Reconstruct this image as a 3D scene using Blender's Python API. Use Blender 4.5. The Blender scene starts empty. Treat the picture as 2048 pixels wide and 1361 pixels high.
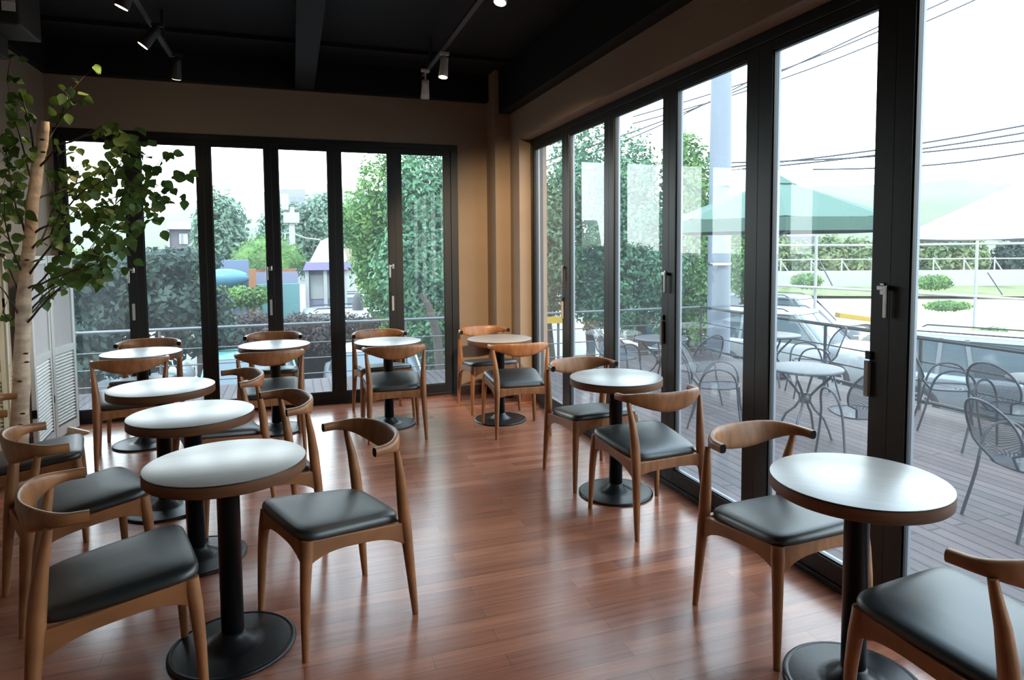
import bpy, math, random
from mathutils import Vector, Matrix

# ------------------------------------------------------------------ scene, camera, world, sun
sc = bpy.context.scene
C = sc.collection
random.seed(7)
sc.view_settings.view_transform = 'Standard'
sc.view_settings.look = 'None'
sc.view_settings.gamma = 1.0
sc.view_settings.use_curve_mapping = False
sc.view_settings.exposure = 0.0
sc.cycles.use_denoising = True
sc.cycles.max_bounces = 10
sc.cycles.diffuse_bounces = 5
sc.cycles.glossy_bounces = 4
sc.cycles.transparent_max_bounces = 24
sc.cycles.caustics_reflective = False
sc.cycles.caustics_refractive = False
sc.cycles.sample_clamp_indirect = 6.0

F, CX, CY = 1314.66, 1047.55, 578.91
YAW, PITCH, ROLL, EYE = 0.337567, 0.0621980, -0.0068295, 1.53323
_f = Vector((math.sin(YAW) * math.cos(PITCH), math.cos(YAW) * math.cos(PITCH), -math.sin(PITCH)))
_r = Vector((math.cos(YAW), -math.sin(YAW), 0))
_u = _r.cross(_f)
_c, _s = math.cos(ROLL), math.sin(ROLL)
_r, _u = _c * _r + _s * _u, -_s * _r + _c * _u
cam_d = bpy.data.cameras.new('camera')
cam = bpy.data.objects.new('camera', cam_d)
C.objects.link(cam)
cam_d.sensor_width = 36.0
cam_d.lens = F / 2048 * 36.0
cam_d.shift_x = (1024 - CX) / 2048
cam_d.shift_y = (CY - 680.5) / 2048
cam_d.clip_start = 0.05
cam_d.clip_end = 800
M3 = Matrix((_r, _u, -_f)).transposed()
cam.matrix_world = Matrix.Translation((0, 0, EYE)) @ M3.to_4x4()
sc.camera = cam

world = bpy.data.worlds.new('world')
sc.world = world
world.use_nodes = True
wn, wl = world.node_tree.nodes, world.node_tree.links
bg = wn['Background']
SKY = 7.0
wtc = wn.new('ShaderNodeTexCoord')
wsp = wn.new('ShaderNodeSeparateXYZ')
wmr = wn.new('ShaderNodeMapRange')
wmr.inputs[1].default_value = -0.05
wmr.inputs[2].default_value = 0.9
wcr = wn.new('ShaderNodeValToRGB')
wcr.color_ramp.elements[0].color = (0.92, 0.95, 0.97, 1)
wcr.color_ramp.elements[1].color = (0.60, 0.80, 1.0, 1)
wl.new(wtc.outputs['Generated'], wsp.inputs[0])
wl.new(wsp.outputs['Z'], wmr.inputs[0])
wl.new(wmr.outputs[0], wcr.inputs[0])
wl.new(wcr.outputs[0], bg.inputs[0])
bg.inputs[1].default_value = SKY

sun_d = bpy.data.lights.new('sun', 'SUN')
sun = bpy.data.objects.new('sun', sun_d)
C.objects.link(sun)
sun_d.energy = 2.0
sun_d.angle = math.radians(6)
sun_d.color = (1.0, 0.95, 0.86)
sun.rotation_euler = (math.radians(38), 0, math.radians(-25))


def ray(px, py):
    return _f + _r * ((px - CX) / F) - _u * ((py - CY) / F)


def atY(px, py, Y):
    d = ray(px, py)
    return Vector((0, 0, EYE)) + d * (Y / d.y)


def atX(px, py, X):
    d = ray(px, py)
    return Vector((0, 0, EYE)) + d * (X / d.x)


def atD(px, py, D):
    return Vector((0, 0, EYE)) + ray(px, py) * D


def atZ(px, py, Z):
    d = ray(px, py)
    return Vector((0, 0, EYE)) + d * ((Z - EYE) / d.z)


# ------------------------------------------------------------------ materials
def mat(name, col, rough=0.6, metal=0.0, spec=0.5, noise=None, bump=None, coat=0.0, alpha=None):
    """noise=(scale_xyz, amount) varies the colour; bump=(scale, strength)"""
    m = bpy.data.materials.new(name)
    m.use_nodes = True
    n, l = m.node_tree.nodes, m.node_tree.links
    b = n['Principled BSDF']
    b.inputs['Base Color'].default_value = (*col, 1)
    b.inputs['Roughness'].default_value = rough
    b.inputs['Metallic'].default_value = metal
    b.inputs['Specular IOR Level'].default_value = spec
    if coat:
        b.inputs['Coat Weight'].default_value = coat
        b.inputs['Coat Roughness'].default_value = 0.36 if coat >= 1 else 0.10
        b.inputs['Coat IOR'].default_value = 1.6
    tc = n.new('ShaderNodeTexCoord')
    if noise:
        mp = n.new('ShaderNodeMapping')
        mp.inputs['Scale'].default_value = noise[0]
        nz = n.new('ShaderNodeTexNoise')
        nz.inputs['Scale'].default_value = 1.0
        nz.inputs['Detail'].default_value = 5
        l.new(tc.outputs['Object'], mp.inputs[0])
        l.new(mp.outputs[0], nz.inputs['Vector'])
        cr = n.new('ShaderNodeValToRGB')
        a = noise[1]
        cr.color_ramp.elements[0].position = 0.3
        cr.color_ramp.elements[1].position = 0.7
        cr.color_ramp.elements[0].color = (*[c * (1 - a) for c in col], 1)
        cr.color_ramp.elements[1].color = (*[min(1, c * (1 + a)) for c in col], 1)
        l.new(nz.outputs['Fac'], cr.inputs[0])
        l.new(cr.outputs[0], b.inputs['Base Color'])
    if bump:
        nb = n.new('ShaderNodeTexNoise')
        nb.inputs['Scale'].default_value = bump[0]
        nb.inputs['Detail'].default_value = 3
        l.new(tc.outputs['Object'], nb.inputs['Vector'])
        bp = n.new('ShaderNodeBump')
        bp.inputs['Strength'].default_value = bump[1]
        bp.inputs['Distance'].default_value = 0.01
        l.new(nb.outputs['Fac'], bp.inputs['Height'])
        l.new(bp.outputs[0], b.inputs['Normal'])
    if alpha is not None:
        b.inputs['Alpha'].default_value = alpha
    return m


def emis(name, col, s):
    m = bpy.data.materials.new(name)
    m.use_nodes = True
    b = m.node_tree.nodes['Principled BSDF']
    b.inputs['Base Color'].default_value = (*col, 1)
    b.inputs['Emission Color'].default_value = (*col, 1)
    b.inputs['Emission Strength'].default_value = s
    return m


def plank_mat(name, c1, c2, cm, bw, rh, rough, along_y=False, mortar=0.0015, grain=0.35, coat=0.0, bumpd=0.3):
    m = bpy.data.materials.new(name)
    m.use_nodes = True
    n, l = m.node_tree.nodes, m.node_tree.links
    b = n['Principled BSDF']
    g = n.new('ShaderNodeNewGeometry')
    mp = n.new('ShaderNodeMapping')
    if along_y:
        mp.inputs['Rotation'].default_value = (0, 0, math.pi / 2)
    l.new(g.outputs['Position'], mp.inputs[0])
    br = n.new('ShaderNodeTexBrick')
    br.inputs['Scale'].default_value = 1
    br.inputs['Brick Width'].default_value = bw
    br.inputs['Row Height'].default_value = rh
    br.inputs['Mortar Size'].default_value = mortar
    br.inputs['Mortar Smooth'].default_value = 0.2
    br.inputs['Bias'].default_value = 0.0
    br.inputs['Color1'].default_value = (*c1, 1)
    br.inputs['Color2'].default_value = (*c2, 1)
    br.inputs['Mortar'].default_value = (*cm, 1)
    br.offset = 0.37
    l.new(mp.outputs[0], br.inputs['Vector'])
    mp2 = n.new('ShaderNodeMapping')
    mp2.inputs['Scale'].default_value = (2.2, 38, 1)
    l.new(mp.outputs[0], mp2.inputs[0])
    nz = n.new('ShaderNodeTexNoise')
    nz.inputs['Scale'].default_value = 1
    nz.inputs['Detail'].default_value = 7
    nz.inputs['Roughness'].default_value = 0.65
    l.new(mp2.outputs[0], nz.inputs['Vector'])
    cr = n.new('ShaderNodeValToRGB')
    cr.color_ramp.elements[0].position = 0.3
    cr.color_ramp.elements[1].position = 0.72
    cr.color_ramp.elements[0].color = (1 - grain,) * 3 + (1,)
    cr.color_ramp.elements[1].color = (1 + grain * .5, 1 + grain * .5, 1 + grain * .5, 1)
    l.new(nz.outputs['Fac'], cr.inputs[0])
    mx = n.new('ShaderNodeMix')
    mx.data_type = 'RGBA'
    mx.blend_type = 'MULTIPLY'
    mx.inputs['Factor'].default_value = 1
    l.new(br.outputs['Color'], mx.inputs['A'])
    l.new(cr.outputs[0], mx.inputs['B'])
    l.new(mx.outputs['Result'], b.inputs['Base Color'])
    b.inputs['Roughness'].default_value = rough
    if coat:
        b.inputs['Coat Weight'].default_value = coat
        b.inputs['Coat Roughness'].default_value = 0.2
    bp = n.new('ShaderNodeBump')
    bp.inputs['Strength'].default_value = bumpd
    bp.inputs['Distance'].default_value = 0.002
    inv = n.new('ShaderNodeMath')
    inv.operation = 'MULTIPLY_ADD'
    inv.inputs[1].default_value = -1.5
    l.new(br.outputs['Fac'], inv.inputs[0])
    l.new(nz.outputs['Fac'], inv.inputs[2])
    l.new(inv.outputs[0], bp.inputs['Height'])
    l.new(bp.outputs[0], b.inputs['Normal'])
    return m


def glass_mat(name, tint, refl=0.10, haze_veil=0.014):
    m = bpy.data.materials.new(name)
    m.use_nodes = True
    n, l = m.node_tree.nodes, m.node_tree.links
    n.clear()
    out = n.new('ShaderNodeOutputMaterial')
    tr = n.new('ShaderNodeBsdfTransparent')
    tr.inputs[0].default_value = (*tint, 1)
    gl = n.new('ShaderNodeBsdfGlossy')
    gl.inputs['Roughness'].default_value = 0.0
    lw = n.new('ShaderNodeLayerWeight')
    lw.inputs[0].default_value = 0.5
    pw_ = n.new('ShaderNodeMath')
    pw_.operation = 'POWER'
    pw_.inputs[1].default_value = 4.5
    l.new(lw.outputs['Facing'], pw_.inputs[0])
    mu = n.new('ShaderNodeMath')
    mu.operation = 'MULTIPLY_ADD'
    mu.inputs[1].default_value = 0.9
    mu.inputs[2].default_value = 0.045
    mu.use_clamp = True
    l.new(pw_.outputs[0], mu.inputs[0])
    m1 = n.new('ShaderNodeMixShader')
    l.new(mu.outputs[0], m1.inputs[0])
    l.new(tr.outputs[0], m1.inputs[1])
    l.new(gl.outputs[0], m1.inputs[2])
    df = n.new('ShaderNodeBsdfTranslucent')
    df.inputs[0].default_value = (0.9, 0.95, 1, 1)
    m2 = n.new('ShaderNodeMixShader')
    m2.inputs[0].default_value = haze_veil  # even translucent veil in the glass, standing in for outdoor haze
    l.new(m1.outputs[0], m2.inputs[1])
    l.new(df.outputs[0], m2.inputs[2])
    l.new(m2.outputs[0], out.inputs[0])
    return m


def mesh_metal(name, col, scale=260, fill=0.45):
    """fine expanded-metal mesh: procedural holes"""
    m = mat(name, col, 0.45, 0.3)
    n, l = m.node_tree.nodes, m.node_tree.links
    b = n['Principled BSDF']
    tc = n.new('ShaderNodeTexCoord')
    v = n.new('ShaderNodeTexVoronoi')
    v.inputs['Scale'].default_value = scale
    v.inputs['Randomness'].default_value = 0.0
    l.new(tc.outputs['Object'], v.inputs['Vector'])
    gt = n.new('ShaderNodeMath')
    gt.operation = 'GREATER_THAN'
    gt.inputs[1].default_value = fill
    l.new(v.outputs['Distance'], gt.inputs[0])
    l.new(gt.outputs[0], b.inputs['Alpha'])
    return m


def leaf_mat(name, c1, c2, c3, rough=0.5, scale=3.0, trans=0.35):
    m = bpy.data.materials.new(name)
    m.use_nodes = True
    n, l = m.node_tree.nodes, m.node_tree.links
    b = n['Principled BSDF']
    tc = n.new('ShaderNodeTexCoord')
    nz = n.new('ShaderNodeTexNoise')
    nz.inputs['Scale'].default_value = scale
    nz.inputs['Detail'].default_value = 6
    l.new(tc.outputs['Object'], nz.inputs['Vector'])
    cr = n.new('ShaderNodeValToRGB')
    cr.color_ramp.elements[0].position = 0.32
    cr.color_ramp.elements[0].color = (*c1, 1)
    cr.color_ramp.elements[1].position = 0.68
    cr.color_ramp.elements[1].color = (*c3, 1)
    e = cr.color_ramp.elements.new(0.5)
    e.color = (*c2, 1)
    l.new(nz.outputs['Fac'], cr.inputs[0])
    l.new(cr.outputs[0], b.inputs['Base Color'])
    b.inputs['Roughness'].default_value = rough
    tl = n.new('ShaderNodeBsdfTranslucent')
    l.new(cr.outputs[0], tl.inputs[0])
    mx = n.new('ShaderNodeMixShader')
    mx.inputs[0].default_value = trans
    out = n['Material Output']
    l.new(b.outputs[0], mx.inputs[1])
    l.new(tl.outputs[0], mx.inputs[2])
    l.new(mx.outputs[0], out.inputs[0])
    return m


MT = {}
MT['floor'] = plank_mat('red_wood_floor', (0.50, 0.185, 0.105), (0.31, 0.098, 0.055), (0.18, 0.065, 0.04), 0.72, 0.088, 0.24, mortar=0.0012, grain=0.38, coat=0.35, bumpd=0.25)
MT['deck'] = plank_mat('weathered_deck_boards', (0.078, 0.052, 0.055), (0.046, 0.030, 0.034), (0.002, 0.0015, 0.0015), 3.2, 0.115, 0.6, along_y=True, mortar=0.010, grain=0.3, bumpd=0.6)
MT['wall'] = mat('taupe_plaster', (0.29, 0.215, 0.158), 0.75, noise=((0.8, 0.8, 3.0), 0.06), bump=(90, 0.15))
MT['ceiling'] = mat('black_ceiling_paint', (0.005, 0.005, 0.0055), 0.7, spec=0.3)
MT['beam'] = mat('dark_grey_beam_paint', (0.010, 0.010, 0.011), 0.7, spec=0.3)
MT['frame'] = mat('black_aluminium', (0.0045, 0.0045, 0.005), 0.42)
MT['frame_out'] = mat('grey_aluminium', (0.25, 0.28, 0.33), 0.35, 0.4)
MT['glass'] = glass_mat('door_glass', (0.94, 0.97, 0.96))
MT['base'] = mat('brown_baseboard', (0.16, 0.06, 0.035), 0.45)
MT['base_line'] = mat('baseboard_bead', (0.55, 0.47, 0.38), 0.5)
MT['wood'] = mat('walnut_stained_wood', (0.30, 0.125, 0.05), 0.38, noise=((30, 4, 8), 0.3), bump=(60, 0.05))
MT['endgrain'] = mat('dark_end_grain', (0.012, 0.007, 0.005), 0.8, spec=0.15)
MT['leather'] = mat('black_leatherette', (0.015, 0.017, 0.018), 0.42, spec=1.0, bump=(160, 0.02))
MT['top'] = mat('grey_oak_laminate', (0.33, 0.295, 0.27), 0.42, spec=0.8, noise=((3, 34, 3), 0.10), coat=1.0)
MT['edge'] = mat('brown_wood_edge_band', (0.16, 0.07, 0.035), 0.45, noise=((8, 8, 60), 0.2))
MT['edge_line'] = mat('dark_edge_line', (0.012, 0.008, 0.006), 0.5)
MT['iron'] = mat('black_cast_iron', (0.012, 0.012, 0.014), 0.36, 0.2, bump=(200, 0.06))
MT['steel'] = mat('brushed_steel', (0.62, 0.62, 0.62), 0.25, 1.0)
MT['tab'] = mat('grey_latch_plastic', (0.42, 0.40, 0.38), 0.45)
MT['white_lamp'] = mat('white_lamp_enamel', (0.75, 0.72, 0.70), 0.4)
MT['bulb'] = emis('lit_halogen', (1.0, 0.72, 0.40), 14)
MT['dead_bulb'] = mat('unlit_bulb_glass', (0.4, 0.4, 0.4), 0.15)
MT['white_wood'] = mat('white_painted_wood', (0.66, 0.66, 0.64), 0.5, noise=((20, 20, 2), 0.05))
MT['cream_wood'] = mat('cream_pine', (0.62, 0.50, 0.33), 0.5, noise=((20, 20, 2), 0.12))
MT['gauze'] = mat('white_gathered_cloth', (0.62, 0.63, 0.66), 0.8)
MT['birch'] = mat('birch_bark', (0.60, 0.46, 0.34), 0.7, noise=((6, 6, 24), 0.30), bump=(40, 0.5))
MT['knot'] = mat('bark_knot', (0.05, 0.03, 0.02), 0.8)
MT['twig'] = mat('dark_twig', (0.035, 0.025, 0.018), 0.7)
MT['indoor_leaf'] = leaf_mat('indoor_leaf', (0.05, 0.10, 0.02), (0.075, 0.15, 0.03), (0.12, 0.18, 0.05), 0.45, 6, 0.3)
MT['rail'] = mat('grey_rail_paint', (0.099, 0.108, 0.117), 0.35, 0.4)
MT['black_rail'] = mat('black_rail_paint', (0.015, 0.016, 0.02), 0.4)
MT['o_tube'] = mat('slate_powder_coat', (0.022, 0.027, 0.04), 0.35, 0.3)
MT['o_mesh'] = mesh_metal('slate_expanded_metal', (0.05, 0.058, 0.075), 190, 0.47)
MT['o_top'] = mat('slate_metal_table_top', (0.055, 0.065, 0.08), 0.38, 0.2)
MT['green_cloth'] = mat('green_parasol_cloth', (0.05, 0.105, 0.08), 0.8)
MT['white_cloth'] = mat('white_parasol_cloth', (0.2712, 0.2788, 0.2938), 0.8)
MT['brown_pole'] = mat('brown_parasol_pole', (0.099, 0.045, 0.027), 0.5)
MT['ground'] = mat('pale_concrete_lot', (0.21, 0.205, 0.19), 0.85, noise=((.4, .4, .4), 0.08))
MT['grass'] = mat('lawn', (0.13, 0.155, 0.055), 0.9, noise=((1.5, 1.5, 1.5), 0.35))
MT['sand'] = mat('cream_paving', (0.2925, 0.2587, 0.1913), 0.85, noise=((.3, .3, .3), 0.08))
MT['concrete'] = mat('white_concrete', (0.31, 0.31, 0.29), 0.8, noise=((.6, .6, .6), 0.06))
MT['pole'] = mat('pale_concrete_pole', (0.162, 0.189, 0.234), 0.6, noise=((2, 2, .5), 0.1))
MT['pipe'] = mat('white_pipe', (0.306, 0.306, 0.297), 0.5)
MT['wire'] = mat('black_cable', (0.03, 0.03, 0.04), 0.6)
MT['trunk'] = mat('grey_tree_bark', (0.0495, 0.0405, 0.0338), 0.85, noise=((4, 4, 1), 0.3))
MT['leaf_a'] = leaf_mat('bright_tree_leaf', (0.0402, 0.1148, 0.0252), (0.0918, 0.218, 0.0459), (0.2295, 0.3901, 0.1033), 0.5, 1.4)
MT['leaf_b'] = leaf_mat('bluish_tree_leaf', (0.0357, 0.1071, 0.0535), (0.0654, 0.1785, 0.0952), (0.1428, 0.3094, 0.1547), 0.5, 1.2)
MT['leaf_p'] = leaf_mat('dark_pine_needle', (0.0155, 0.035, 0.0281), (0.0246, 0.0527, 0.0386), (0.0492, 0.0842, 0.0562), 0.6, 1.2)
MT['leaf_y'] = leaf_mat('olive_tree_leaf', (0.0709, 0.1317, 0.0507), (0.152, 0.2125, 0.081), (0.2532, 0.2835, 0.1215), 0.6, 1.0)
MT['leaf_r'] = leaf_mat('brownish_purple_leaf', (0.0351, 0.0205, 0.0175), (0.0644, 0.0439, 0.0381), (0.1112, 0.0819, 0.0761), 0.7, 2.5)
MT['leaf_g'] = leaf_mat('clipped_hedge_leaf', (0.0527, 0.1229, 0.0264), (0.0966, 0.2018, 0.0439), (0.1755, 0.3159, 0.0702), 0.6, 2.5)
MT['leaf_far'] = leaf_mat('haze_paled_leaf', (0.0945, 0.162, 0.1148), (0.135, 0.2228, 0.1553), (0.189, 0.2835, 0.2025), 0.6, 1.0)  # far foliage, distance haze put in by paling the leaf colours
MT['hill'] = mat('hazy_wooded_hill', (0.15, 0.17, 0.115), 0.95, noise=((.06, .06, .12), 0.22))  # distance haze mixed into the hill's base colour
MT['hill2'] = mat('hazy_pale_hill', (0.2, 0.215, 0.19), 0.95, noise=((.03, .03, .06), 0.1))  # farther ridge, colour lightened more to carry the haze
MT['grey_wall'] = mat('grey_siding', (0.099, 0.0945, 0.108), 0.8)
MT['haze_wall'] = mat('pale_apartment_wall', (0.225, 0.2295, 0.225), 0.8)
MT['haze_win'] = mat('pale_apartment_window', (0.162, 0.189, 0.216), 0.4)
MT['lav'] = mat('lavender_paint', (0.189, 0.189, 0.27), 0.6)
MT['lav_d'] = mat('purple_eaves_paint', (0.126, 0.099, 0.216), 0.6)
MT['yellow'] = mat('yellow_plastic', (0.36, 0.234, 0.018), 0.5)
MT['orange'] = mat('terracotta_soil', (0.2475, 0.108, 0.054), 0.8)
MT['blue'] = mat('sky_blue_plastic', (0.072, 0.189, 0.27), 0.4)
MT['blue_d'] = mat('powder_blue_plastic', (0.1125, 0.153, 0.234), 0.5)
MT['pink'] = mat('pale_pink_stone', (0.2475, 0.2025, 0.2025), 0.8)
MT['white'] = mat('white_board', (0.324, 0.333, 0.333), 0.6)
MT['ink'] = mat('teal_sign_ink', (0.054, 0.126, 0.144), 0.6)
MT['car_w'] = mat('white_car_paint', (0.31, 0.33, 0.35), 0.25, coat=0.6)
MT['car_s'] = mat('silver_car_paint', (0.207, 0.225, 0.2475), 0.25, 0.2, coat=0.6)
MT['car_t'] = mat('turquoise_car_paint', (0.081, 0.225, 0.2115), 0.3, coat=0.5)
MT['car_d'] = mat('dark_blue_car_paint', (0.0225, 0.0315, 0.0495), 0.25, coat=0.6)
MT['car_win'] = mat('tinted_car_glass', (0.09, 0.12, 0.14), 0.08)
MT['tyre'] = mat('tyre_rubber', (0.03, 0.03, 0.035), 0.8)
MT['rim'] = mat('alloy_rim', (0.5, 0.5, 0.52), 0.3, 0.7)
MT['red'] = mat('red_lamp_lens', (0.3375, 0.0135, 0.0225), 0.25)
MT['metal_box'] = mat('white_vent_grille', (0.85, 0.86, 0.9), 0.4)
MT['dark_box'] = mat('charcoal_casing', (0.035, 0.035, 0.037), 0.5)


# ------------------------------------------------------------------ mesh building
class MB:
    def __init__(self):
        self.v, self.f, self.sm, self.mi = [], [], [], []

    def add(self, v, f, smooth=False, mi=0):
        o = len(self.v)
        self.v += [tuple(p) for p in v]
        self.f += [tuple(i + o for i in q) for q in f]
        self.sm += [smooth] * len(f)
        self.mi += [mi] * len(f)
        return self

    def box(self, a, b, mi=0):
        x0, y0, z0 = a
        x1, y1, z1 = b
        v = [(x0, y0, z0), (x1, y0, z0), (x1, y1, z0), (x0, y1, z0), (x0, y0, z1), (x1, y0, z1), (x1, y1, z1), (x0, y1, z1)]
        return self.add(v, [(0, 3, 2, 1), (4, 5, 6, 7), (0, 1, 5, 4), (1, 2, 6, 5), (2, 3, 7, 6), (3, 0, 4, 7)], False, mi)

    def bar(self, p, q, w, h, mi=0, up=(0, 0, 1)):
        """rectangular bar from p to q, w across, h along up"""
        p, q, up = Vector(p), Vector(q), Vector(up)
        t = (q - p).normalized()
        s = t.cross(up)
        s = s.normalized() if s.length > 1e-4 else Vector((1, 0, 0))
        u = s.cross(t)
        v = []
        for c in (p, q):
            for a, b in ((-1, -1), (1, -1), (1, 1), (-1, 1)):
                v.append(c + s * a * w / 2 + u * b * h / 2)
        return self.add(v, [(0, 3, 2, 1), (4, 5, 6, 7), (0, 1, 5, 4), (1, 2, 6, 5), (2, 3, 7, 6), (3, 0, 4, 7)], False, mi)

    def tube(self, pts, rad, seg=10, mi=0, cap=True, flat=1.0):
        pts = [Vector(p) for p in pts]
        n = len(pts)
        if not hasattr(rad, '__len__'):
            rad = [rad] * n
        v, f = [], []
        t0 = (pts[1] - pts[0]).normalized()
        a = Vector((0, 0, 1)) if abs(t0.z) < 0.9 else Vector((1, 0, 0))
        s = t0.cross(a).normalized()
        for i, p in enumerate(pts):
            t = (pts[min(i + 1, n - 1)] - pts[max(i - 1, 0)])
            t = t.normalized() if t.length > 1e-9 else t0
            s = s - t * s.dot(t)
            s = s.normalized() if s.length > 1e-6 else t.cross(Vector((0, 1, 0))).normalized()
            u = t.cross(s)
            for k in range(seg):
                an = 2 * math.pi * k / seg
                v.append(p + (s * math.cos(an) + u * math.sin(an) * flat) * rad[i])
        for i in range(n - 1):
            for k in range(seg):
                a0, a1 = i * seg + k, i * seg + (k + 1) % seg
                f.append((a0, a1, a1 + seg, a0 + seg))
        self.add(v, f, True, mi)
        if cap:
            self.add([v[k] for k in range(seg)], [tuple(range(seg))[::-1]], False, mi)
            self.add([v[(n - 1) * seg + k] for k in range(seg)], [tuple(range(seg))], False, mi)
        return self

    def lathe(self, prof, seg=48, c=(0, 0, 0), mi=0, smooth=True):
        v, f = [], []
        for r, z in prof:
            for k in range(seg):
                a = 2 * math.pi * k / seg
                v.append((c[0] + max(r, 1e-5) * math.cos(a), c[1] + max(r, 1e-5) * math.sin(a), c[2] + z))
        for i in range(len(prof) - 1):
            for k in range(seg):
                a0, a1 = i * seg + k, i * seg + (k + 1) % seg
                f.append((a0, a1, a1 + seg, a0 + seg))
        return self.add(v, f, smooth, mi)

    def rings(self, rings, mi=0, smooth=True, caps=True):
        """loft of closed rings of equal length"""
        m = len(rings[0])
        v = [p for r in rings for p in r]
        f = []
        for i in range(len(rings) - 1):
            for k in range(m):
                a0, a1 = i * m + k, i * m + (k + 1) % m
                f.append((a0, a1, a1 + m, a0 + m))
        self.add(v, f, smooth, mi)
        if caps:
            self.add(rings[0], [tuple(range(m))[::-1]], False, mi)
            self.add(rings[-1], [tuple(range(m))], False, mi)
        return self

    def build(self, name, material, parent=None, bevel=0.0):
        me = bpy.data.meshes.new(name)
        me.from_pydata(self.v, [], self.f)
        me.polygons.foreach_set('use_smooth', self.sm)
        mats = material if isinstance(material, (list, tuple)) else [material]
        for m in mats:
            me.materials.append(MT[m] if isinstance(m, str) else m)
        if len(mats) > 1:
            me.polygons.foreach_set('material_index', self.mi)
        me.update()
        o = bpy.data.objects.new(name, me)
        C.objects.link(o)
        if parent:
            o.parent = parent
        if bevel:
            bv = o.modifiers.new('bevel', 'BEVEL')
            bv.width = bevel
            bv.segments = 2
            bv.limit_method = 'ANGLE'
        return o


def thing(name, label, cat, loc=(0, 0, 0), rz=0.0, group=None, scale=1.0):
    o = bpy.data.objects.new(name, None)
    C.objects.link(o)
    o.location = loc
    o.rotation_euler = (0, 0, rz)
    o.scale = (scale,) * 3
    o.empty_display_size = 0.1
    o['label'] = label
    o['category'] = cat
    if group:
        o['group'] = group
    return o


def tag(o, label, cat, group=None):
    o['label'] = label
    o['category'] = cat
    if group:
        o['group'] = group
    return o


def stru(o):
    o['kind'] = 'structure'
    return o


def kids(o):
    return [c for c in C.objects if c.parent == o]


def dup(root, loc, rz, label, group=None, scale=None):
    r = root.copy()
    C.objects.link(r)
    r.location = loc
    r.rotation_euler = (0, 0, rz)
    if scale:
        r.scale = (scale,) * 3
    r['label'] = label
    if group:
        r['group'] = group
    for ch in kids(root):
        c = ch.copy()
        C.objects.link(c)
        c.parent = r
        for g in kids(ch):
            d = g.copy()
            C.objects.link(d)
            d.parent = c
    return r


# ------------------------------------------------------------------ room shell
DY, WX, LX = 6.73, 2.246, -1.965     # back door plane, right door plane, left wall
RX = 2.118                            # room face of the right wall
YN = -3.2                             # near wall behind the camera
CEIL = 3.32
b = MB().box((LX - 0.2, YN - 0.2, -0.12), (WX + 0.1, DY + 0.06, 0.0))
stru(b.build('floor', 'floor'))
b = MB().box((LX - 0.2, YN - 0.2, CEIL), (WX + 0.3, DY + 0.3, CEIL + 0.25))
stru(b.build('ceiling', 'ceiling'))
b = MB()
b.box((LX - 0.2, DY, 2.60), (WX + 0.25, DY + 0.2, CEIL))
b.box((1.64, DY, 0), (WX + 0.25, DY + 0.2, 2.60))
b.box((LX - 0.2, DY, 0), (-1.915, DY + 0.2, 2.60))
stru(b.build('wall_back', 'wall'))
b = MB()
b.box((RX, YN, 2.60), (WX + 0.16, DY, CEIL))
b.box((RX, 6.145, 0), (WX + 0.16, DY, 2.60))
b.box((RX, YN, 0), (WX + 0.16, -0.60, 2.60))
stru(b.build('wall_right', 'wall'))
stru(MB().box((LX - 0.2, YN - 0.2, 0), (LX, DY + 0.2, CEIL)).build('wall_left', 'wall'))
stru(MB().box((LX, YN - 0.2, 0), (WX + 0.16, YN, CEIL)).build('wall_near', 'wall'))
stru(MB().box((1.957, 6.42, 0.0), (RX, DY, CEIL)).build('trim_1', 'wall', bevel=0.004))          # corner column
# black beams along the top of the walls and one down the middle
stru(MB().box((LX, DY - 0.10, 3.05), (1.957, DY, CEIL)).build('trim_2', 'ceiling'))
stru(MB().box((RX - 0.12, YN, 2.89), (RX, 6.42, CEIL)).build('trim_3', 'ceiling'))
b = MB().box((0.064, YN, 3.045), (0.234, DY - 0.1, 3.06)).box((0.14, YN, 3.06), (0.16, DY - 0.1, CEIL)).box((0.064, YN, CEIL - .02), (0.234, DY - 0.1, CEIL))
stru(b.build('trim_4', 'beam'))
stru(MB().box((LX, YN, 3.05), (LX + 0.06, DY - 0.1, CEIL)).build('trim_5', 'ceiling'))
stru(MB().box((LX, DY - 0.72, 3.285), (RX - .12, DY - 0.64, CEIL)).build('trim_6', 'beam'))
b = MB().box((1.64, DY - 0.014, 0), (1.957, DY, 0.085)).box((1.957 - 0.014, 6.406, 0), (1.957, DY - .014, 0.085)).box((1.957, 6.406, 0), (RX, 6.42, 0.085))
b.box((1.64, DY - 0.017, 0.085), (1.957, DY, 0.095), 1).box((1.957 - 0.017, 6.403, 0.085), (1.957, DY - .017, 0.095), 1).box((1.957, 6.403, 0.085), (RX, 6.42, 0.095), 1)
stru(b.build('baseboard_back', ['base', 'base_line']))
stru(MB().box((RX - .014, 6.145, 0), (RX, 6.406, 0.085)).box((RX, 6.131, 0), (WX, 6.145, 0.085)).build('baseboard_right', 'base'))
stru(MB().box((LX, YN, 0), (LX + 0.014, DY, 0.085)).build('baseboard_left', 'base'))

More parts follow.
